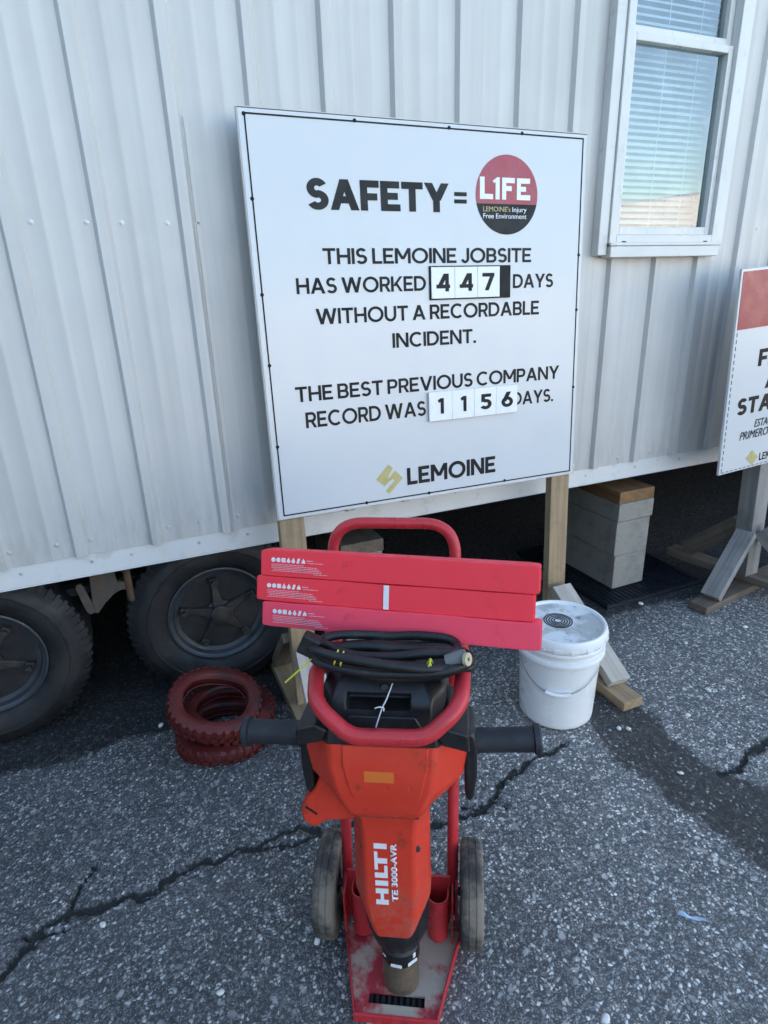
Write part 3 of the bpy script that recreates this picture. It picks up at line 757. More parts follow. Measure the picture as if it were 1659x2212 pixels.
# number panels
pn = MB().box(.588, .907, -.006, -.0003, .689, .797).build('number_panel', M['ink'], sg, 30, .001)
for k, dgt in enumerate('447'):
    x0 = .5925+.0895*k
    tl = MB().box(x0, x0+.0885, -.0095, -.0062, .693, .793).build('number_tile', M['tile'], pn, 30, .0008)
    caps(dgt, (x0+.018, x0+.07 if dgt == '4' else x0+.066, .715, .772), M['ink'], pn, s=.21, y=-.0097, name='digit')
pn2 = MB().box(.572, .937, -.005, -.0003, .277, .380).build('number_panel', M['sign_edge'], sg, 30, .001)
for k, dgt in enumerate('1156'):
    x0 = .5705+.0922*k
    tl = MB().box(x0, x0+.0914, -.0125, -.0052, .279, .381).build('number_tile', M['tile'], pn2, 30, .0008)
    xa, xb = (.034, .058) if dgt == '1' else (.022, .072)
    caps(dgt, (x0+xa, x0+xb, .303, .358), M['ink'], pn2, s=.21, y=-.0127, name='digit')
# gold emblem: two hooked halves
em = MB()
def hook(pts): em.prism(pts, -.0012, -.0003)
hook([(.409, .142), (.425, .127), (.405, .097), (.418, .086), (.434, .0985), (.4255, .107), (.4345, .116), (.463, .086), (.436, .058), (.4115, .0835), (.4, .092), (.395, .099)][:4]+[(.408, .080), (.391, .064), (.359, .093)])
hook([(.4345, .1165), (.463, .085), (.4065, .034), (.3945, .047), (.431, .080), (.4225, .089), (.4145, .082), (.4105, .0945)])
em.build('emblem', M['gold'], sg, 0)
def local(root_loc, rot, p): return Euler(rot).to_matrix().inverted() @ (Vector(p)-Vector(root_loc))
for x in (.0475, 1.172):
    board('post', (x, .0335, -.7695), (x, .0335, 1.19), .089, .038, M['wood_new'], sg, up=(0, 1, 0))
sl, sr = (.411, 1.925, .771), (-.059, .007, -.01)
LW = lambda p: local(sl, sr, p)
for xw, nf in ((.452, 1.60), (1.572, 1.385)):
    xr = xw-.0445 if xw < 1 else xw+.0
    fw = 'wood_pale'
    board('foot', LW((xw-.025, nf, .020)), LW((xw-.025, 2.28, .020)), .089, .038, M['wood_new'], sg, up=LW((xw, nf, 1))-LW((xw, nf, 0)))
    u = LW((xw, nf, 1))-LW((xw, nf, 0))
    board('brace', LW((xw-.012, nf+.09 if xw > 1 else 1.64, .055)), LW((xw+.005, 1.872, .275)), .089, .038, M[fw], sg, up=u)
    board('brace', LW((xw-.025, 2.19, .055)), LW((xw-.02, 1.955, .30)), .089, .038, M['wood_dark'], sg, up=u)

# ------------------------------------------------------------------ second sign at the right
s2o, s2r = (2.405, 1.85, .655), (-.01, -.054, 0)
sb = thing('first_aid_sign', 'white sign with a red top band on one grey post at right edge', 'sign', s2o, s2r)
MB().box(0, .62, 0, .012, 0, .87).build('sign_board', M['sign_white'], sb, 30, .0015)
MB().box(.010, .612, -.0012, -.0003, .632, .860).build('banner', M['sign_red2'], sb, 0)
dl = MB()
for k in range(22):
    dl.box(.012, .0155, -.0011, -.0003, .012+.0282*k, .012+.0282*k+.017)
    dl.box(.014+.0275*k, .014+.0275*k+.017, -.0011, -.0003, .0075, .0105)
    dl.box(.605, .6085, -.0011, -.0003, .012+.0282*k, .012+.0282*k+.017)
dl.build('border_line', M['ink'], sb, 0)
caps('FIRST', (.163, .455, .465, .538), M['ink'], sb, s=.225, gap=.07)
caps('AID', (.225, .395, .362, .436), M['ink'], sb, s=.225, gap=.07)
caps('STATION', (.068, .552, .262, .336), M['ink'], sb, s=.225, gap=.07)
text('ESTACIÓN DE', (.19, .43, .192, .227), M['ink_grey'], sb, bold=.0, italic=.22)
text('PRIMEROS AUXILIOS', (.105, .515, .144, .181), M['ink_grey'], sb, bold=.0, italic=.22)
caps('LEMOINE', (.251, .42, .025, .060), M['ink'], sb, s=.175)
e2 = MB(); e2.prism([(.162, .050), (.198, .084), (.208, .072), (.190, .055), (.200, .046), (.183, .031)], -.0012, -.0003); e2.prism([(.2095, .071), (.241, .046), (.209, .012), (.186, .029), (.2035, .044), (.193, .0545)], -.0012, -.0003)
e2.build('emblem', M['gold'], sb, 0)
L2 = lambda p: local(s2o, s2r, p)
g = M['wood_grey']
up2 = Euler(s2r).to_matrix().inverted() @ Vector((0, 0, 1))
board('post', (.335, .058, -.60), (.335, .058, .80), .089, .089, g, sb, up=(0, 1, 0))
board('foot', L2((2.345, 1.800, .019)), L2((3.15, 1.93, .019)), .089, .038, M['wood_dark'], sb, up=up2)
board('foot', L2((2.70, 2.30, .0585)), L2((2.86, 1.44, .0585)), .089, .038, M['wood_dark'], sb, up=up2)
board('brace', L2((2.435, 1.812, .05)), L2((2.70, 1.875, .315)), .089, .040, g, sb, up=up2)
board('brace', L2((2.835, 1.585, .09)), L2((2.765, 1.840, .33)), .040, .089, g, sb, up=up2)
board('brace', L2((2.72, 2.22, .09)), L2((2.75, 1.95, .33)), .040, .089, M['wood_dark'], sb, up=up2)

# ------------------------------------------------------------------ bucket
bk = thing('plastic_bucket', 'white plastic five gallon bucket with dusty lid beside the sign post', 'bucket', (1.295, 1.515, 0), (0, 0, R(-38)))
MB().lathe([(0, .002), (.126, .002), (.131, .008), (.1325, .02), (.141, .262), (.1415, .266), (.153, .268), (.1545, .272), (.1545, .282), (.1525, .286), (.143, .290), (.1435, .306), (.1525, .308), (.1545, .312), (.1545, .320), (.152, .324), (.144, .327), (.145, .355), (0, .355)], 72).build('bucket_body', M['bucket'], bk, 35)
ld = MB(); ld.lathe([(.150, .334), (.158, .335), (.1595, .340), (.158, .352), (.156, .366), (.152, .372), (.146, .372), (.142, .367), (.140, .3635)], 72, closed=True)
ldo = ld.build('lid', M['bucket'], bk, 35)
for k in range(18):
    A = Matrix.Rotation(2*math.pi*k/18+.1, 4, 'Z')
    MB().box(.1565, .161, -.012, .012, .333, .346, A).build('lid_tab', M['bucket'], ldo, 30, .001)
MB().lathe([(0, .3625), (.1395, .3625), (.1415, .3655), (.1415, .3645), (.13, .359), (0, .359)], 64).build('lid_panel', M['lid'], ldo, 35)
rg = MB()
for r in (.012, .021, .030, .039, .047): rg.lathe([(r, .3632), (r, .3644), (r+.0038 if r > .013 else r+.004, .3644), (r+.0038, .3632)], 40, closed=True)
rg.build('lid_ring', M['hubm'], ldo, 35, loc=(-.012, .012, 0))
# wire bail hanging on the front
pts = []
for k in range(25):
    a = math.pi*(k/24); x = .160*math.cos(a); 
    pts.append((x, -math.sin(a)*(.140 if True else 0)-.0, .285-.125*math.sin(a)**1.3))
fx_ = []
for x, y, z in pts:
    r0 = .1325+(.0085)*(z-.02)/.242+.006; n = math.hypot(x, y)
    if n > r0+.012: pass
    fx_.append((x*max(r0, .1)/n, y*max(r0, .1)/n, z) if n > 0 else (x, y, z))
bo = MB().tube(crom(fx_, 3), .0017, 8).build('bail', M['wire'], bk, 60)
mid = fx_[10:15]
MB().tube([Vector(p)*1.0+Vector((0, -.004, 0)) for p in mid], .0075, 12).build('grip', M['bucket'], bo, 40)
for sx in (-1, 1): MB().lathe([(0, .008), (.012, .008), (.014, 0)], 16, 'x' , Matrix.Translation((sx*.1425, 0, .285)) @ (Matrix.Identity(4) if sx > 0 else Matrix.Rotation(math.pi, 4, 'Z'))).build('bail_ear', M['bucket'], bk, 35)

# ------------------------------------------------------------------ stack of red painted tyres
def red_tyre(loc, rot, label, Ro=.166, h=.064, n=34, seed=0):
    t = MB(); hh = h/2
    prof = [(.108, hh*.55), (.113, hh*.88), (.124, hh), (.140, hh*.95), (.154, hh*.75), (Ro-.004, hh*.42), (Ro-.002, 0), (Ro-.004, -hh*.42), (.154, -hh*.75), (.140, -hh*.95), (.124, -hh), (.113, -hh*.88), (.108, -hh*.55), (.112, -hh*.5), (.124, -hh*.84), (.140, -hh*.72), (.152, -hh*.3), (.153, 0), (.152, hh*.3), (.140, hh*.72), (.124, hh*.84), (.112, hh*.5)]
    t.lathe(prof, 68, closed=True)
    jr = random.Random(label)
    for k in range(n):
        A = Matrix.Rotation(2*math.pi*(k+jr.uniform(-.13, .13))/n, 4, 'Z'); wd = .0085*jr.uniform(.75, 1.15)
        for s in (1, -1):
            B = A @ Matrix.Rotation(math.pi/n*(s > 0), 4, 'Z')
            t.loft([[(.151, -wd, s*hh*.90), (.151, wd, s*hh*.90), (.145, wd, s*hh*.50), (.145, -wd, s*hh*.50)], [(Ro+.001, -wd, s*hh*.72), (Ro+.001, wd, s*hh*.72), (Ro+.003, wd*.9, s*hh*.10), (Ro+.003, -wd*.9, s*hh*.10)]], True, B)
    t.v = [(x*(1+.02*math.sin(2*math.atan2(y, x)+rot[2]*3)), y*(1-.02*math.sin(2*math.atan2(y, x)+rot[2]*3)), z+.004*math.sin(3*math.atan2(y, x)+rot[2]*7)) for x, y, z in t.v]
    o = t.build('red_tyre', M['red_tyre'], None, 35, .0015, 2, loc=loc, rot=rot); tag(o, label, 'tyre', 'red painted tyres stacked on the asphalt')
red_tyre((.135, 1.892, .032), (0, 0, .3), 'red painted knobbly tyre at the bottom of the stack')
red_tyre((.158, 1.912, .090), (R(4), R(5), .8), 'middle red painted tyre of the stack on the asphalt')
red_tyre((.116, 1.880, .158), (R(14), R(10), .1), 'top red painted tyre, open centre showing, tilted on its stack', Ro=.160)

# ------------------------------------------------------------------ the red tool cart
YAW = R(-29.41); MX = (.426, 1.005, 0)
ct = thing('tool_cart', 'red two wheeled steel tool cart carrying the breaker hammer', 'cart', MX, (0, 0, YAW))
PHI = R(6); HORG = Vector((.006, -.150, .021))       # hammer foot in cart coordinates
def h2t(p):    # hammer coordinates to cart coordinates
    x, y, z = p; return HORG+Vector((x, y*math.cos(PHI)+z*math.sin(PHI), z*math.cos(PHI)-y*math.sin(PHI)))
LEAN = R(15)
def tp(x, l): return Vector((x, l*math.sin(LEAN), .05+l*math.cos(LEAN)))
fp = fillet([tp(-.130, 0), tp(-.166, .962), tp(.127, .962), tp(.127, 0)], [.075, .075], 10)
MB().tube(fp, .0135, 16).build('frame', M['cart_red'], ct, 50)
# retaining hoop round the hammer's head
hp = [h2t((-.150, .175, .80)), h2t((-.146, .06, .77)), h2t((-.143, -.045, .788)), h2t((-.128, -.128, .772)), h2t((-.062, -.150, .726)), h2t((.072, -.150, .730)), h2t((.132, -.128, .780)), h2t((.136, -.045, .796)), h2t((.136, .06, .78)), h2t((.132, .175, .80))]
MB().tube(fillet(hp, [.05, .05, .06, .065, .065, .06, .05, .05], 8), .0150, 16).build('retaining_hoop', M['cart_red'], ct, 50)
# base plate with a slot near its front lip
def plate():
    mb = MB(); z0, z1 = .012, .020
    rows = [(-.030, .139), (-.182, .100), (-.206, .093), (-.226, .088)]    # y, half width
    slot = .062; ox = .006
    def quad4(a, b, c, d):
        v = [(p[0], p[1], z) for z in (z0, z1) for p in (a, b, c, d)]
        mb.add(v, [(3, 2, 1, 0), (4, 5, 6, 7), (0, 1, 5, 4), (1, 2, 6, 5), (2, 3, 7, 6), (3, 0, 4, 7)])
    (ya, wa), (yb, wb), (yc, wc), (yd, wd) = rows
    quad4((ox-wb, yb), (ox+wb, yb), (ox+wa, ya), (ox-wa, ya))
    quad4((ox-wc, yc), (ox-slot, yc), (ox-slot, yb), (ox-wb, yb)); quad4((ox+slot, yc), (ox+wc, yc), (ox+wb, yb), (ox+slot, yb))
    quad4((ox-wd, yd), (ox+wd, yd), (ox+wc, yc), (ox-wc, yc))
    return mb
po = plate().build('base_plate', M['plate_red'], ct, 30)
fl = MB()
for s in (-1, 1):
    a, b_ = (.006+s*.140, -.030), (.006+s*.089, -.226); dx = s*.004
    fl.add([(a[0], a[1], -.002), (a[0]+dx, a[1], -.002), (b_[0]+dx, b_[1], -.002), (b_[0], b_[1], -.002), (a[0], a[1], .030), (a[0]+dx, a[1], .030), (b_[0]+dx, b_[1], .026), (b_[0], b_[1], .026)], [(0, 1, 2, 3), (4, 7, 6, 5), (0, 4, 5, 1), (1, 5, 6, 2), (2, 6, 7, 3), (3, 7, 4, 0)])
fl.box(-.086, .098, -.233, -.2265, -.003, .0225)
fl.build('plate_flange', M['cart_red'], po, 30, .0015)
gs = MB()
for k in range(9): gs.box(-.054+.0135*k, -.048+.0135*k, -.2055, -.1825, .004, .0115)
gs.box(-.06, .07, -.212, -.177, -.001, .0035); gs.build('slot_grate', M['under'], po, 0)
# rear panel and chisel holders
MB().box(-.128, .122, -.012, -.006, .022, .176).build('rear_panel', M['cart_red'], ct, 30, .001)
def holder(x):
    m = MB(); r = .025; n = 14
    outer = [(x+r*math.cos(math.pi+math.pi*k/n), -.040+r*1.0*math.sin(math.pi+math.pi*k/n)) for k in range(n+1)]
    inner = [(x+(r-.003)*math.cos(math.pi+math.pi*k/n), -.040+(r-.003)*math.sin(math.pi+math.pi*k/n)) for k in range(n+1)]
    poly = [(x-r, -.0125)]+outer+[(x+r, -.0125), (x+r-.003, -.0125)]+inner[::-1]+[(x-r+.003, -.0125)]
    m.prism(poly, .026, .154, plane='xy'); m.build('chisel_holder', M['cart_red'], ct, 35)
holder(.093); holder(-.088)
for x in (-.131, .125): MB().box(x, x+.004, -.062, -.0125, .022, .160).build('side_gusset', M['cart_red'], ct, 30, .001)
MB().lathe([(.010, -.19), (.010, .19)], 14, 'x', Matrix.Translation((0, 0.0, .118))).build('axle', M['steel_dark'], ct, 40)
for s in (-1, 1):
    br = MB(); br.prism([(-.03, .02), (.03, .02), (.035, .09), (.014, .14), (-.014, .14), (-.03, .09)], s*.134, s*.140, plane='yz'); br.build('axle_bracket', M['cart_red'], ct, 30, .001)
def cart_wheel(s):
    cx = s*.172
    w_ = MB(); w_.lathe([(.0, -.020), (.024, -.020), (.026, -.012), (.060, -.008), (.066, -.014), (.072, -.014), (.072, .014), (.066, .014), (.060, .008), (.026, .012), (.024, .020), (0, .020)], 40, 'x')
    wo_ = w_.build('wheel', M['cart_side'], ct, 35, loc=(cx, 0, .118))
    t = MB(); t.lathe([(.071, -.018), (.085, -.0255), (.105, -.0265), (.1135, -.0245), (.1180, -.019), (.1188, -.010), (.1172, -.0095), (.1172, -.0075), (.1188, -.007), (.1188, .007), (.1172, .0075), (.1172, .0095), (.1188, .010), (.1180, .019), (.1135, .0245), (.105, .0265), (.085, .0255), (.071, .018)], 72, 'x')
    t.build('tyre', M['cart_tyre'], wo_, 45)
cart_wheel(-1); cart_wheel(1)

# ------------------------------------------------------------------ breaker hammer standing on the cart
TM = Matrix.Translation(MX) @ Matrix.Rotation(YAW, 4, 'Z')
hloc = TM @ HORG
hm = thing('breaker_hammer', 'orange red demolition breaker hammer standing upright on the red cart', 'jackhammer', tuple(hloc), (-PHI, R(-.8), YAW))
def sec(z, hw, fw, fr, bk_, cx=0, dz=0, sidef=.45):
    return [(cx-fw, -fr, z), (cx+fw, -fr, z), (cx+hw, -fr*sidef, z+dz), (cx+hw, bk_*.5, z+dz), (cx+fw, bk_, z+dz), (cx-fw, bk_, z+dz), (cx-hw, bk_*.5, z+dz), (cx-hw, -fr*sidef, z+dz)]
bd = MB()
bd.loft([sec(.190, .074, .037, .069, .06, .002, .075), sec(.240, .0775, .047, .076, .066, .001, .038), sec(.290, .0785, .051, .079, .07, -.002), sec(.455, .0775, .052, .081, .075, .000), sec(.498, .080, .057, .086, .08, .000),
         sec(.511, .084, .060, .092, .085, -.001), sec(.527, .098, .068, .108, .095, -.002), sec(.550, .122, .076, .113, .10, -.003), sec(.585, .150, .090, .117, .10, -.003), sec(.630, .1585, .098, .116, .10, -.003), sec(.676, .160, .101, .106, .10, -.003), sec(.700, .158, .099, .100, .10, -.003)])
bdo = bd.build('body', M['tool_red'], hm, 20, .010, 4)
# raised front plate between the two seams
MB().loft([[(-.052, -.110, .545), (.058, -.110, .545), (.058, -.100, .545), (-.052, -.100, .545)], [(-.064, -.1195, .585), (.070, -.1195, .585), (.070, -.105, .585), (-.064, -.105, .585)], [(-.076, -.1195, .640), (.082, -.1195, .640), (.082, -.10, .640), (-.076, -.10, .640)], [(-.078, -.1085, .678), (.084, -.1085, .678), (.084, -.09, .678), (-.078, -.09, .678)]]).build('front_panel', M['tool_red'], hm, 30, .003, 3)
MB().box(-.060, .062, -.0935, -.0905, .5115, .5128).build('seam', M['rusty'], hm, 0)
# motor bulge low on the left
MB().prism([(-.060, .590), (-.132, .580), (-.148, .540), (-.168, .515), (-.182, .486), (-.179, .462), (-.164, .446), (-.148, .447), (-.130, .462), (-.060, .470)], -.056, .045).build('motor_bulge', M['tool_red'], hm, 30, .018, 5)
MB().box(-.178, -.150, -.0575, -.0555, .488, .4925, Matrix.Translation((-.165, 0, .48)) @ Matrix.Rotation(R(35), 4, 'Y') @ Matrix.Translation((.165, 0, -.48))).build('vent_slot', M['under'], hm, 0)
# black rim between body and head
MB().loft([sec(.678, .1615, .1025, .1075, .1, -.003), sec(.701, .1605, .1005, .1035, .10, -.003), sec(.708, .140, .096, .100, .10, -.003)]).build('rim_band', M['tool_black'], hm, 30, .003, 2)
for s in (-1, 1):
    MB().prism([(-.003+s*.1625, .672), (-.003+s*.160, .709), (-.003+s*.122, .720), (-.003+s*.100, .708), (-.003+s*.112, .684)], -.1095, .05).build('shoulder_pad', M['tool_black'], hm, 30, .005, 2)
# black head with a recessed carry grip
hd = MB(); hd.loft([sec(.700, .110, .090, .090, .10, -.004), sec(.742, .120, .096, .090, .10, -.004), sec(.760, .118, .094, .084, .10, -.004), sec(.788, .102, .080, .060, .095, -.004), sec(.800, .090, .068, .045, .085, -.004)])
hdo = hd.build('head', M['tool_black'], hm, 25)
cut = MB().box(-.068, .050, -.2, -.045, .742, .768).build('cut', M['tool_black'], hm, 0)
bo_ = hdo.modifiers.new('b', 'BOOLEAN'); bo_.object = cut; bo_.operation = 'DIFFERENCE'; bo_.solver = 'EXACT'
bpy.context.view_layer.update()
nm = bpy.data.meshes.new_from_object(hdo.evaluated_get(bpy.context.evaluated_depsgraph_get()))
hdo.modifiers.clear(); hdo.data = nm; bpy.data.objects.remove(cut)
nm.materials.clear(); nm.materials.append(M['tool_black'])
bv = hdo.modifiers.new('bevel', 'BEVEL'); bv.width = .005; bv.segments = 3; bv.limit_method = 'ANGLE'; bv.angle_limit = R(24); bv.harden_normals = True
MB().loft([[(-.080, -.094, .704), (.076, -.094, .704), (.076, -.08, .704), (-.080, -.08, .704)], [(-.066, -.0965, .733), (.060, -.0965, .733), (.060, -.08, .733), (-.066, -.08, .733)]]).build('head_rib', M['tool_black'], hm, 30, .004, 2)
MB().lathe([(0, -.003), (.007, -.003), (.008, 0)], 6, 'y').build('head_screw', M['steel_dark'], hm, 30, loc=(.003, -.072, .781))
# side grips
for s, za, zb, r in ((-1, .628, .627, .0245), (1, .626, .634, .0240)):
    mt = MB(); mt.prism([(s*.150, .535), (s*.158, .520), (s*.168, .530), (s*.1745, .58), (s*.174, .655), (s*.168, .672), (s*.150, .678)], -.052, .052).build('grip_mount', M['tool_black'], hm, 30, .007, 3)
    g_ = MB(); A, B = Vector((s*.170, 0, za)), Vector((s*.306 if s < 0 else .300, 0, zb))
    prof = [(0, .033), (.012, .031), (.03, .026), (.08, r+.0005), (.5, r), (.86, r+.0008), (.885, r+.001), (.90, r+.006), (.975, r+.006), (1, r+.003)]
    ax = (B-A); q = ax.to_track_quat('Z', 'Y').to_matrix().to_4x4(); L = ax.length
    g_.lathe([(0, 0)]+[(rr, t*L) for t, rr in prof]+[(0, L)], 28, 'z', Matrix.Translation(A) @ q)
    g_.build('side_grip', M['grip'], hm, 40)
# lower end
MB().lathe([(.060, .325), (.072, .315), (.073, .250), (.0715, .205), (.066, .165), (.056, .138), (.050, .128), (.044, .122), (0, .122)], 12, 'z', Matrix.Translation((.004, 0, 0)) @ Matrix.Rotation(R(15), 4, 'Z')).build('nose_boot', M['tool_black'], hm, 25, .004, 3)
MB().lathe([(0, .132), (.0390, .132), (.0405, .126), (.0405, .118), (.039, .114), (0, .114)], 40).build('retainer_ring', M['silver'], hm, 35, loc=(.007, 0, 0))
MB().lathe([(0, .1155), (.0395, .1155), (.0430, .111), (.0430, .082), (.0405, .077), (0, .077)], 40).build('chuck_sleeve', M['tool_black'], hm, 35, loc=(.007, 0, 0))
for a, h0, h1, hw in ((-97, .083, .091, .0125), (-47, .084, .0925, .0125), (-40, .098, .110, .004), (-140, .096, .100, .005)):
    MB().box(.0423, .0441, -hw, hw, h0, h1, Matrix.Rotation(R(a), 4, 'Z')).build('sleeve_mark', M['white_tie'], hm, 30, .001, loc=(.007, 0, 0))
pr = [(0, .0775), (.0405, .0775)]
for k in range(6): pr += [(.0408, .070-.011*k), (.0396, .0685-.011*k), (.0396, .0672-.011*k)]
pr += [(.0395, 0), (0, -.001)]
MB().lathe(pr, 40).build('tool_holder', M['chuck'], hm, 40, loc=(.007, 0, 0))
for x in (-.052, .056): MB().lathe([(0, -.002), (.006, -.002), (.007, .002)], 12, 'y').build('housing_screw', M['steel_dark'], hm, 30, loc=(x, -.0735, .425))
# lettering running up the barrel
Yl = -.0825
lg = MB()
zl0, zl1, xl0, xl1 = .290, .441, -.030, -.004       # letters stand with their tops to the left (-x side = top)
def lb(a0, a1, h0, h1):     # along (0..1), height (0 base = right side .. 1 top = left side)
    t_ = .0014*((zl0+(zl1-zl0)*(a0+a1)/2)-.30)/.15
    zA, zB = zl0+(zl1-zl0)*a0, zl0+(zl1-zl0)*a1
    xA, xB = xl1-(xl1-xl0)*h1, xl1-(xl1-xl0)*h0
    def yy(z): return -.0784-.0022*(z-.29)/.15-.0004
    v = [(xA, yy(zA)-d_, zA) for d_ in (0, .0009)]+[(xB, yy(zA)-d_, zA) for d_ in (0, .0009)]+[(xA, yy(zB)-d_, zB) for d_ in (0, .0009)]+[(xB, yy(zB)-d_, zB) for d_ in (0, .0009)]
    lg.add(v, [(0, 1, 3, 2), (4, 6, 7, 5), (0, 4, 5, 1), (2, 3, 7, 6), (1, 5, 7, 3), (0, 2, 6, 4)])
lb(0, .08, 0, 1); lb(.0805, .185, .37, .63); lb(.1855, .265, 0, 1)        # H
lb(.315, .395, 0, 1)                                                     # I
lb(.445, .525, 0, 1); lb(.5255, .645, 0, .26)                              # L
lb(.575, .865, .74, 1); lb(.680, .760, 0, .7395)                            # T
lb(.915, .995, 0, 1)                                                     # I
lg.build('lettering', M['letter_white'], hm, 0)
text('TE 3000-AVR', (.003, .0155, .302, .442), M['letter_white'], hm, y=-.0812, bold=.032, rotz=1, depth=.0009)
sk = MB(); sk.box(-.036, .0195, -.1206, -.1197, .611, .634).build('orange_label', M['orange'], hm, 0)

# ------------------------------------------------------------------ cable coiled over the hammer's head
HM = TM @ Matrix.Translation(HORG) @ Matrix.Rotation(-PHI, 4, 'X')
cb = MB()
def loop(yf, zf, yb, zb, xl, xr, sag, r=.0088):
    p = [(xl, (yf+yb)/2, (zf+zb)/2+.004), (xl+.018, yf+.012, zf), (xl+.07, yf, zf-sag*.6), (0, yf-.003, zf-sag), (xr-.07, yf, zf-sag*.7), (xr-.018, yf+.012, zf), (xr, (yf+yb)/2, (zf+zb)/2+.003), (xr-.02, yb-.01, zb), (xr-.08, yb, zb), (0, yb, zb-.002), (xl+.08, yb, zb), (xl+.02, yb-.01, zb)]
    jr = random.Random(int(zf*1e4)); p = [(q[0]+jr.uniform(-.004, .004), q[1]+jr.uniform(-.003, .003), q[2]+jr.uniform(-.0035, .0035)) for q in p]
    cb.tube(crom([HM @ Vector(q) for q in p], 6, True), r, 12, True)
loop(-.082, .822, .000, .824, -.148, .146, .014)
loop(-.092, .829, -.020, .834, -.142, .150, .008)
loop(-.074, .828, -.010, .830, -.146, .140, .002)
loop(-.056, .822, .010, .828, -.120, .130, .002, .0082)
loop(-.066, .812, -.010, .812, -.120, .148, .010)
loop(-.050, .838, .018, .842, -.134, .128, .004)
st = [(-.150, -.06, .850), (-.11, -.090, .852), (-.02, -.098, .842), (.07, -.094, .832), (.130, -.070, .830)]
cb.tube(crom([HM @ Vector(q) for q in st], 6), .0086, 12)
cbo = cb.build('power_cable', M['cable'], None, 50)
tag(cbo, 'black rubber power cable coiled over the breaker hammer below the red boxes', 'cable')
pg = MB(); pg.box(-.018, .018, -.014, .014, -.020, .020, HM @ Matrix.Translation((-.150, -.056, .853)) @ Matrix.Rotation(R(25), 4, 'Y')); pg.build('plug', M['cable'], cbo, 30, .005, 3)
pc = MB(); pc.lathe([(0, -.02), (.012, -.02), (.0135, .012), (.012, .018), (0, .018)], 18, 'z', HM @ Matrix.Translation((.124, -.072, .844)) @ Matrix.Rotation(R(70), 4, 'Y')); pc.build('connector', M['connector'], cbo, 40)
MB().lathe([(.004, 0), (.012, 0), (.012, .006), (.004, .006)], 16, 'z', HM @ Matrix.Translation((.140, -.082, .848)) @ Matrix.Rotation(R(75), 4, 'Y') @ Matrix.Rotation(R(30), 4, 'X'), closed=True).build('connector_ring', M['brass'], cbo, 40)
def tie(x, y, z, tilt=0, r=.014, rz=.020):
    p = [HM @ Vector((x+tilt*math.cos(a), y+r*math.sin(a), z+rz*math.cos(a))) for a in [2*math.pi*k/14 for k in range(14)]]
    MB().tube(p, .0015, 6, True).build('cable_tie', M['yellow'], cbo, 40)
tie(-.094, -.088, .846, .004, .0115, .013); tie(-.083, -.089, .844, .003, .0115, .013); tie(.072, -.086, .834, .006, .0115, .013); tie(.081, -.084, .833, -.005, .0115, .013)
p = [(-.135, -.06, .840), (-.152, -.065, .822), (-.174, -.068, .802), (-.198, -.07, .780)]
o = MB().tube(crom([HM @ Vector(q) for q in p], 4), .0017, 8).build('yellow_tie_tail', M['yellow'], cbo, 40); o['label'] = 'loose yellow tie end sticking out to the left'
o = MB().tube(crom([HM @ Vector(q) for q in [(.008, -.062, .790), (-.002, -.088, .768), (-.010, -.094, .752), (-.016, -.099, .735), (-.022, -.104, .716)]], 4), .0014, 8)
o.tube(crom([HM @ Vector(q) for q in [(-.024, -.096, .750), (-.016, -.098, .754), (-.008, -.097, .752), (-.008, -.099, .747)]], 4), .0014, 8)
o = o.build('wire_tie', M['white_tie'], None, 40); tag(o, 'thin white twist tie hanging from the black hammer head', 'tie')

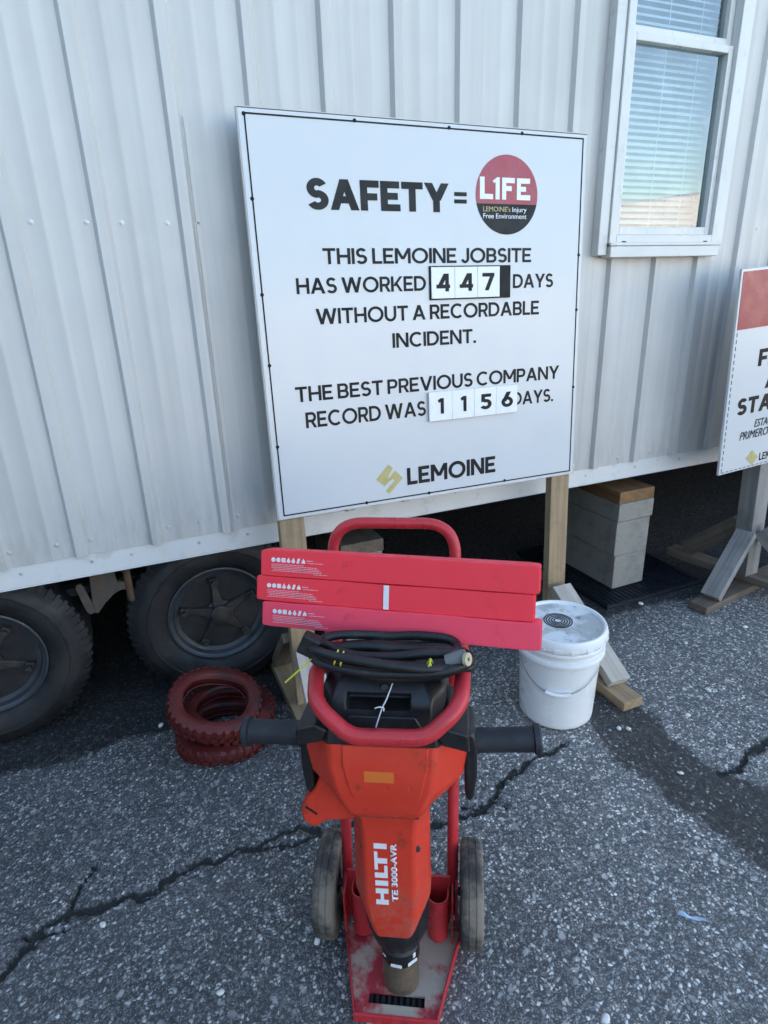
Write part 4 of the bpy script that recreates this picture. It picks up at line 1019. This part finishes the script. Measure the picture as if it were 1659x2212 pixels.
# ------------------------------------------------------------------ three long red boxes on the cable
BM = Matrix.Translation((.189, 1.159, .833)) @ Euler((-.308, -.027*0, -.677)).to_matrix().to_4x4() @ Matrix.Rotation(-.027, 4, 'Y')
def red_box(x0, L, z0, hgt, y0, label, m, strip=False, dp=.056):
    T = BM @ Matrix.Translation((x0, y0, z0))
    ro = thing('cardboard_box', label, 'box', group='long red boxes stacked on the cart'); ro.matrix_world = T
    mb = MB(); rr = random.Random(int(z0*1000)+11); N = 30; rings = []
    w1, w2, w3 = rr.uniform(0, 6), rr.uniform(0, 6), rr.uniform(0, 6)
    for k in range(N+1):
        x = L*k/N; u = k/N
        b1 = .0011*math.sin(u*5+w1)+.0007*math.sin(u*13+w2)+rr.uniform(-.00025, .00025); b2 = .0009*math.sin(u*4+w3)+.0005*math.sin(u*17+w1)+rr.uniform(-.0002, .0002)
        e = .0012 if k in (0, N) else 0
        rings.append([(x, e, e*.8), (x, -.0004+b1*.25, hgt*.5), (x, e, hgt+b2-e), (x, dp*.5, hgt+b2*.4+.0006-e), (x, dp, hgt-e), (x, dp, e)])
    mb.loft(rings); mb.build('carton', m, ro, 30, .0020, 3)
    MB().box(L+.0002, L+.0014, .003, dp-.003, .004, hgt-.003).box(-.0014, -.0002, .003, dp-.003, .004, hgt-.003).build('end_flap', m, ro, 0)
    pm = MB(); Y0, Y1 = -.0016, -.0008; zz = hgt-.0195
    r_ = .0047
    def disc(cx, cz, r, n=14): pm.prism([(cx+r*math.cos(2*math.pi*k/n), cz+r*math.sin(2*math.pi*k/n)) for k in range(n)], Y0, Y1)
    X = .029; disc(X, zz, r_); disc(X+.0115, zz, r_)
    pm.box(X+.0185, X+.0275, Y0, Y1, zz-.0045, zz+.0045)
    for i, cx in enumerate((X+.0345, X+.0455)):
        pm.prism([(cx-.0045, zz-.002), (cx-.002, zz-.005), (cx+.002, zz-.005), (cx+.0045, zz-.002), (cx, zz+.006)], Y0, Y1)
    pm.prism([(X+.0525, zz-.005), (X+.058, zz-.005), (X+.061, zz+.005), (X+.0555, zz+.005)], Y0, Y1)
    pm.prism([(X+.0635, zz-.0045), (X+.0725, zz-.0045), (X+.0715, zz), (X+.068, zz+.005), (X+.0645, zz)], Y0, Y1)
    pm.build('pictogram_row', M['letter_white'], ro, 0)
    tx = MB(); rr = random.Random(int(z0*1000)+3)
    def dashes(xa, xb, z, h):
        x = xa
        while x < xb:
            w_ = rr.uniform(.003, .009); tx.box(x, min(x+w_, xb), Y0, Y1, z-h/2, z+h/2); x += w_+rr.uniform(.0008, .0016)
    dashes(.104, .118, zz+.0012, .0016); dashes(.106, .140, zz-.0035, .0011)
    for i, (xa, xb) in enumerate(((.025, .098), (.025, .128), (.025, .132), (.030, .136), (.025, .138))): dashes(xa, xb, zz-.0095-.0034*i, .0011)
    dashes(.120, .150, zz-.0265, .0010)
    tx.build('fine_print', M['box_print'], ro, 0)
    if strip: MB().box(.281, .292, -.0020, -.0009, .002, hgt-.002).build('white_strip', M['letter_white'], ro, 0)
red_box(.002, .574, 0, .0525, -.002, 'lowest of three long red cardboard boxes, paler pinkish red', M['box_pink'])
red_box(-.014, .576, .0535, .0525, .002, 'middle long red cardboard box with a white strip across it', M['box_red'], True)
red_box(-.004, .574, .107, .0545, .000, 'topmost of three long red cardboard boxes on the cart', M['box_red'])

# ------------------------------------------------------------------ litter
def pebble(x, y, s, label, seed, z=None):
    bm = bmesh.new(); bmesh.ops.create_icosphere(bm, subdivisions=2, radius=1)
    r_ = random.Random(seed)
    for v in bm.verts: v.co *= 1+r_.uniform(-.22, .18)
    me = bpy.data.meshes.new('pebble'); bm.to_mesh(me); bm.free()
    o = link('pebble', me, M['pebble'], None, 60); o.location = (x, y, s*.35); o.scale = (s*1.2, s*.9, s*.6); o.rotation_euler = (0, 0, seed); tag(o, label, 'pebble', 'white pebbles scattered on the asphalt')
for i, (x, y, s, lb_) in enumerate((
    (.216, 1.042, .0095, "white pebble beside the cart's left wheel"), (-.270, 1.307, .0085, 'white pebble just below the long crack in the asphalt'),
    (-.021, 1.022, .0075, 'small pale pebble on open asphalt left of the cart'), (-.075, 2.05, .0095, 'white pebble between the trailer wheel and red tyres'),
    (2.164, 1.972, .0115, 'white pebble before the black pad of the right block pier'), (2.417, 1.604, .0105, 'white pebble in front of the right sign foot'),
    (2.078, 1.624, .0095, 'pale pebble on asphalt between the bucket and right sign'), (1.885, 1.345, .0110, 'white pebble right of the dark sealed band'),
    (1.697, 1.271, .0100, 'white pebble at the right edge of the dark sealed band'), (1.424, 1.322, .0085, 'left of two white pebbles below the bucket on the dark band'),
    (1.452, 1.307, .0085, 'right of two white pebbles below the bucket on the dark band'), (1.448, 1.076, .0080, 'white pebble lying in the middle of the dark sealed band'),
    (.735, .623, .0100, 'white pebble at the bottom edge right of the cart'))):
    pebble(x, y, s, lb_, i+1)
sc_ = MB()
a_, b_ = [], []
for k in range(15):
    t = k/14; x = 1.062+.058*t; y = .730-.047*t
    wv = .009*math.sin(math.pi*min(1, t*1.35))**.7 if t < .74 else .0025
    z = .003+.010*abs(math.sin(5*t+.4))*(1-t*.5)
    a_.append((x-.003, y+wv, z+.004*math.sin(11*t))); b_.append((x+.002, y-wv*.8, max(.002, z*.35)))
v = [p for q in zip(a_, b_) for p in q]
v2 = [(p[0], p[1], p[2]+.0007) for p in v]
n = len(v); f = []
for k in range(0, n-2, 2): f += [(k, k+1, k+3, k+2), (n+k, n+k+2, n+k+3, n+k+1), (k, k+2, n+k+2, n+k), (k+1, n+k+1, n+k+3, k+3)]
sc_.add(v+v2, f)
o = sc_.build('plastic_scrap', M['blue'], None, 60); tag(o, 'crumpled scrap of light blue plastic on the asphalt', 'litter')
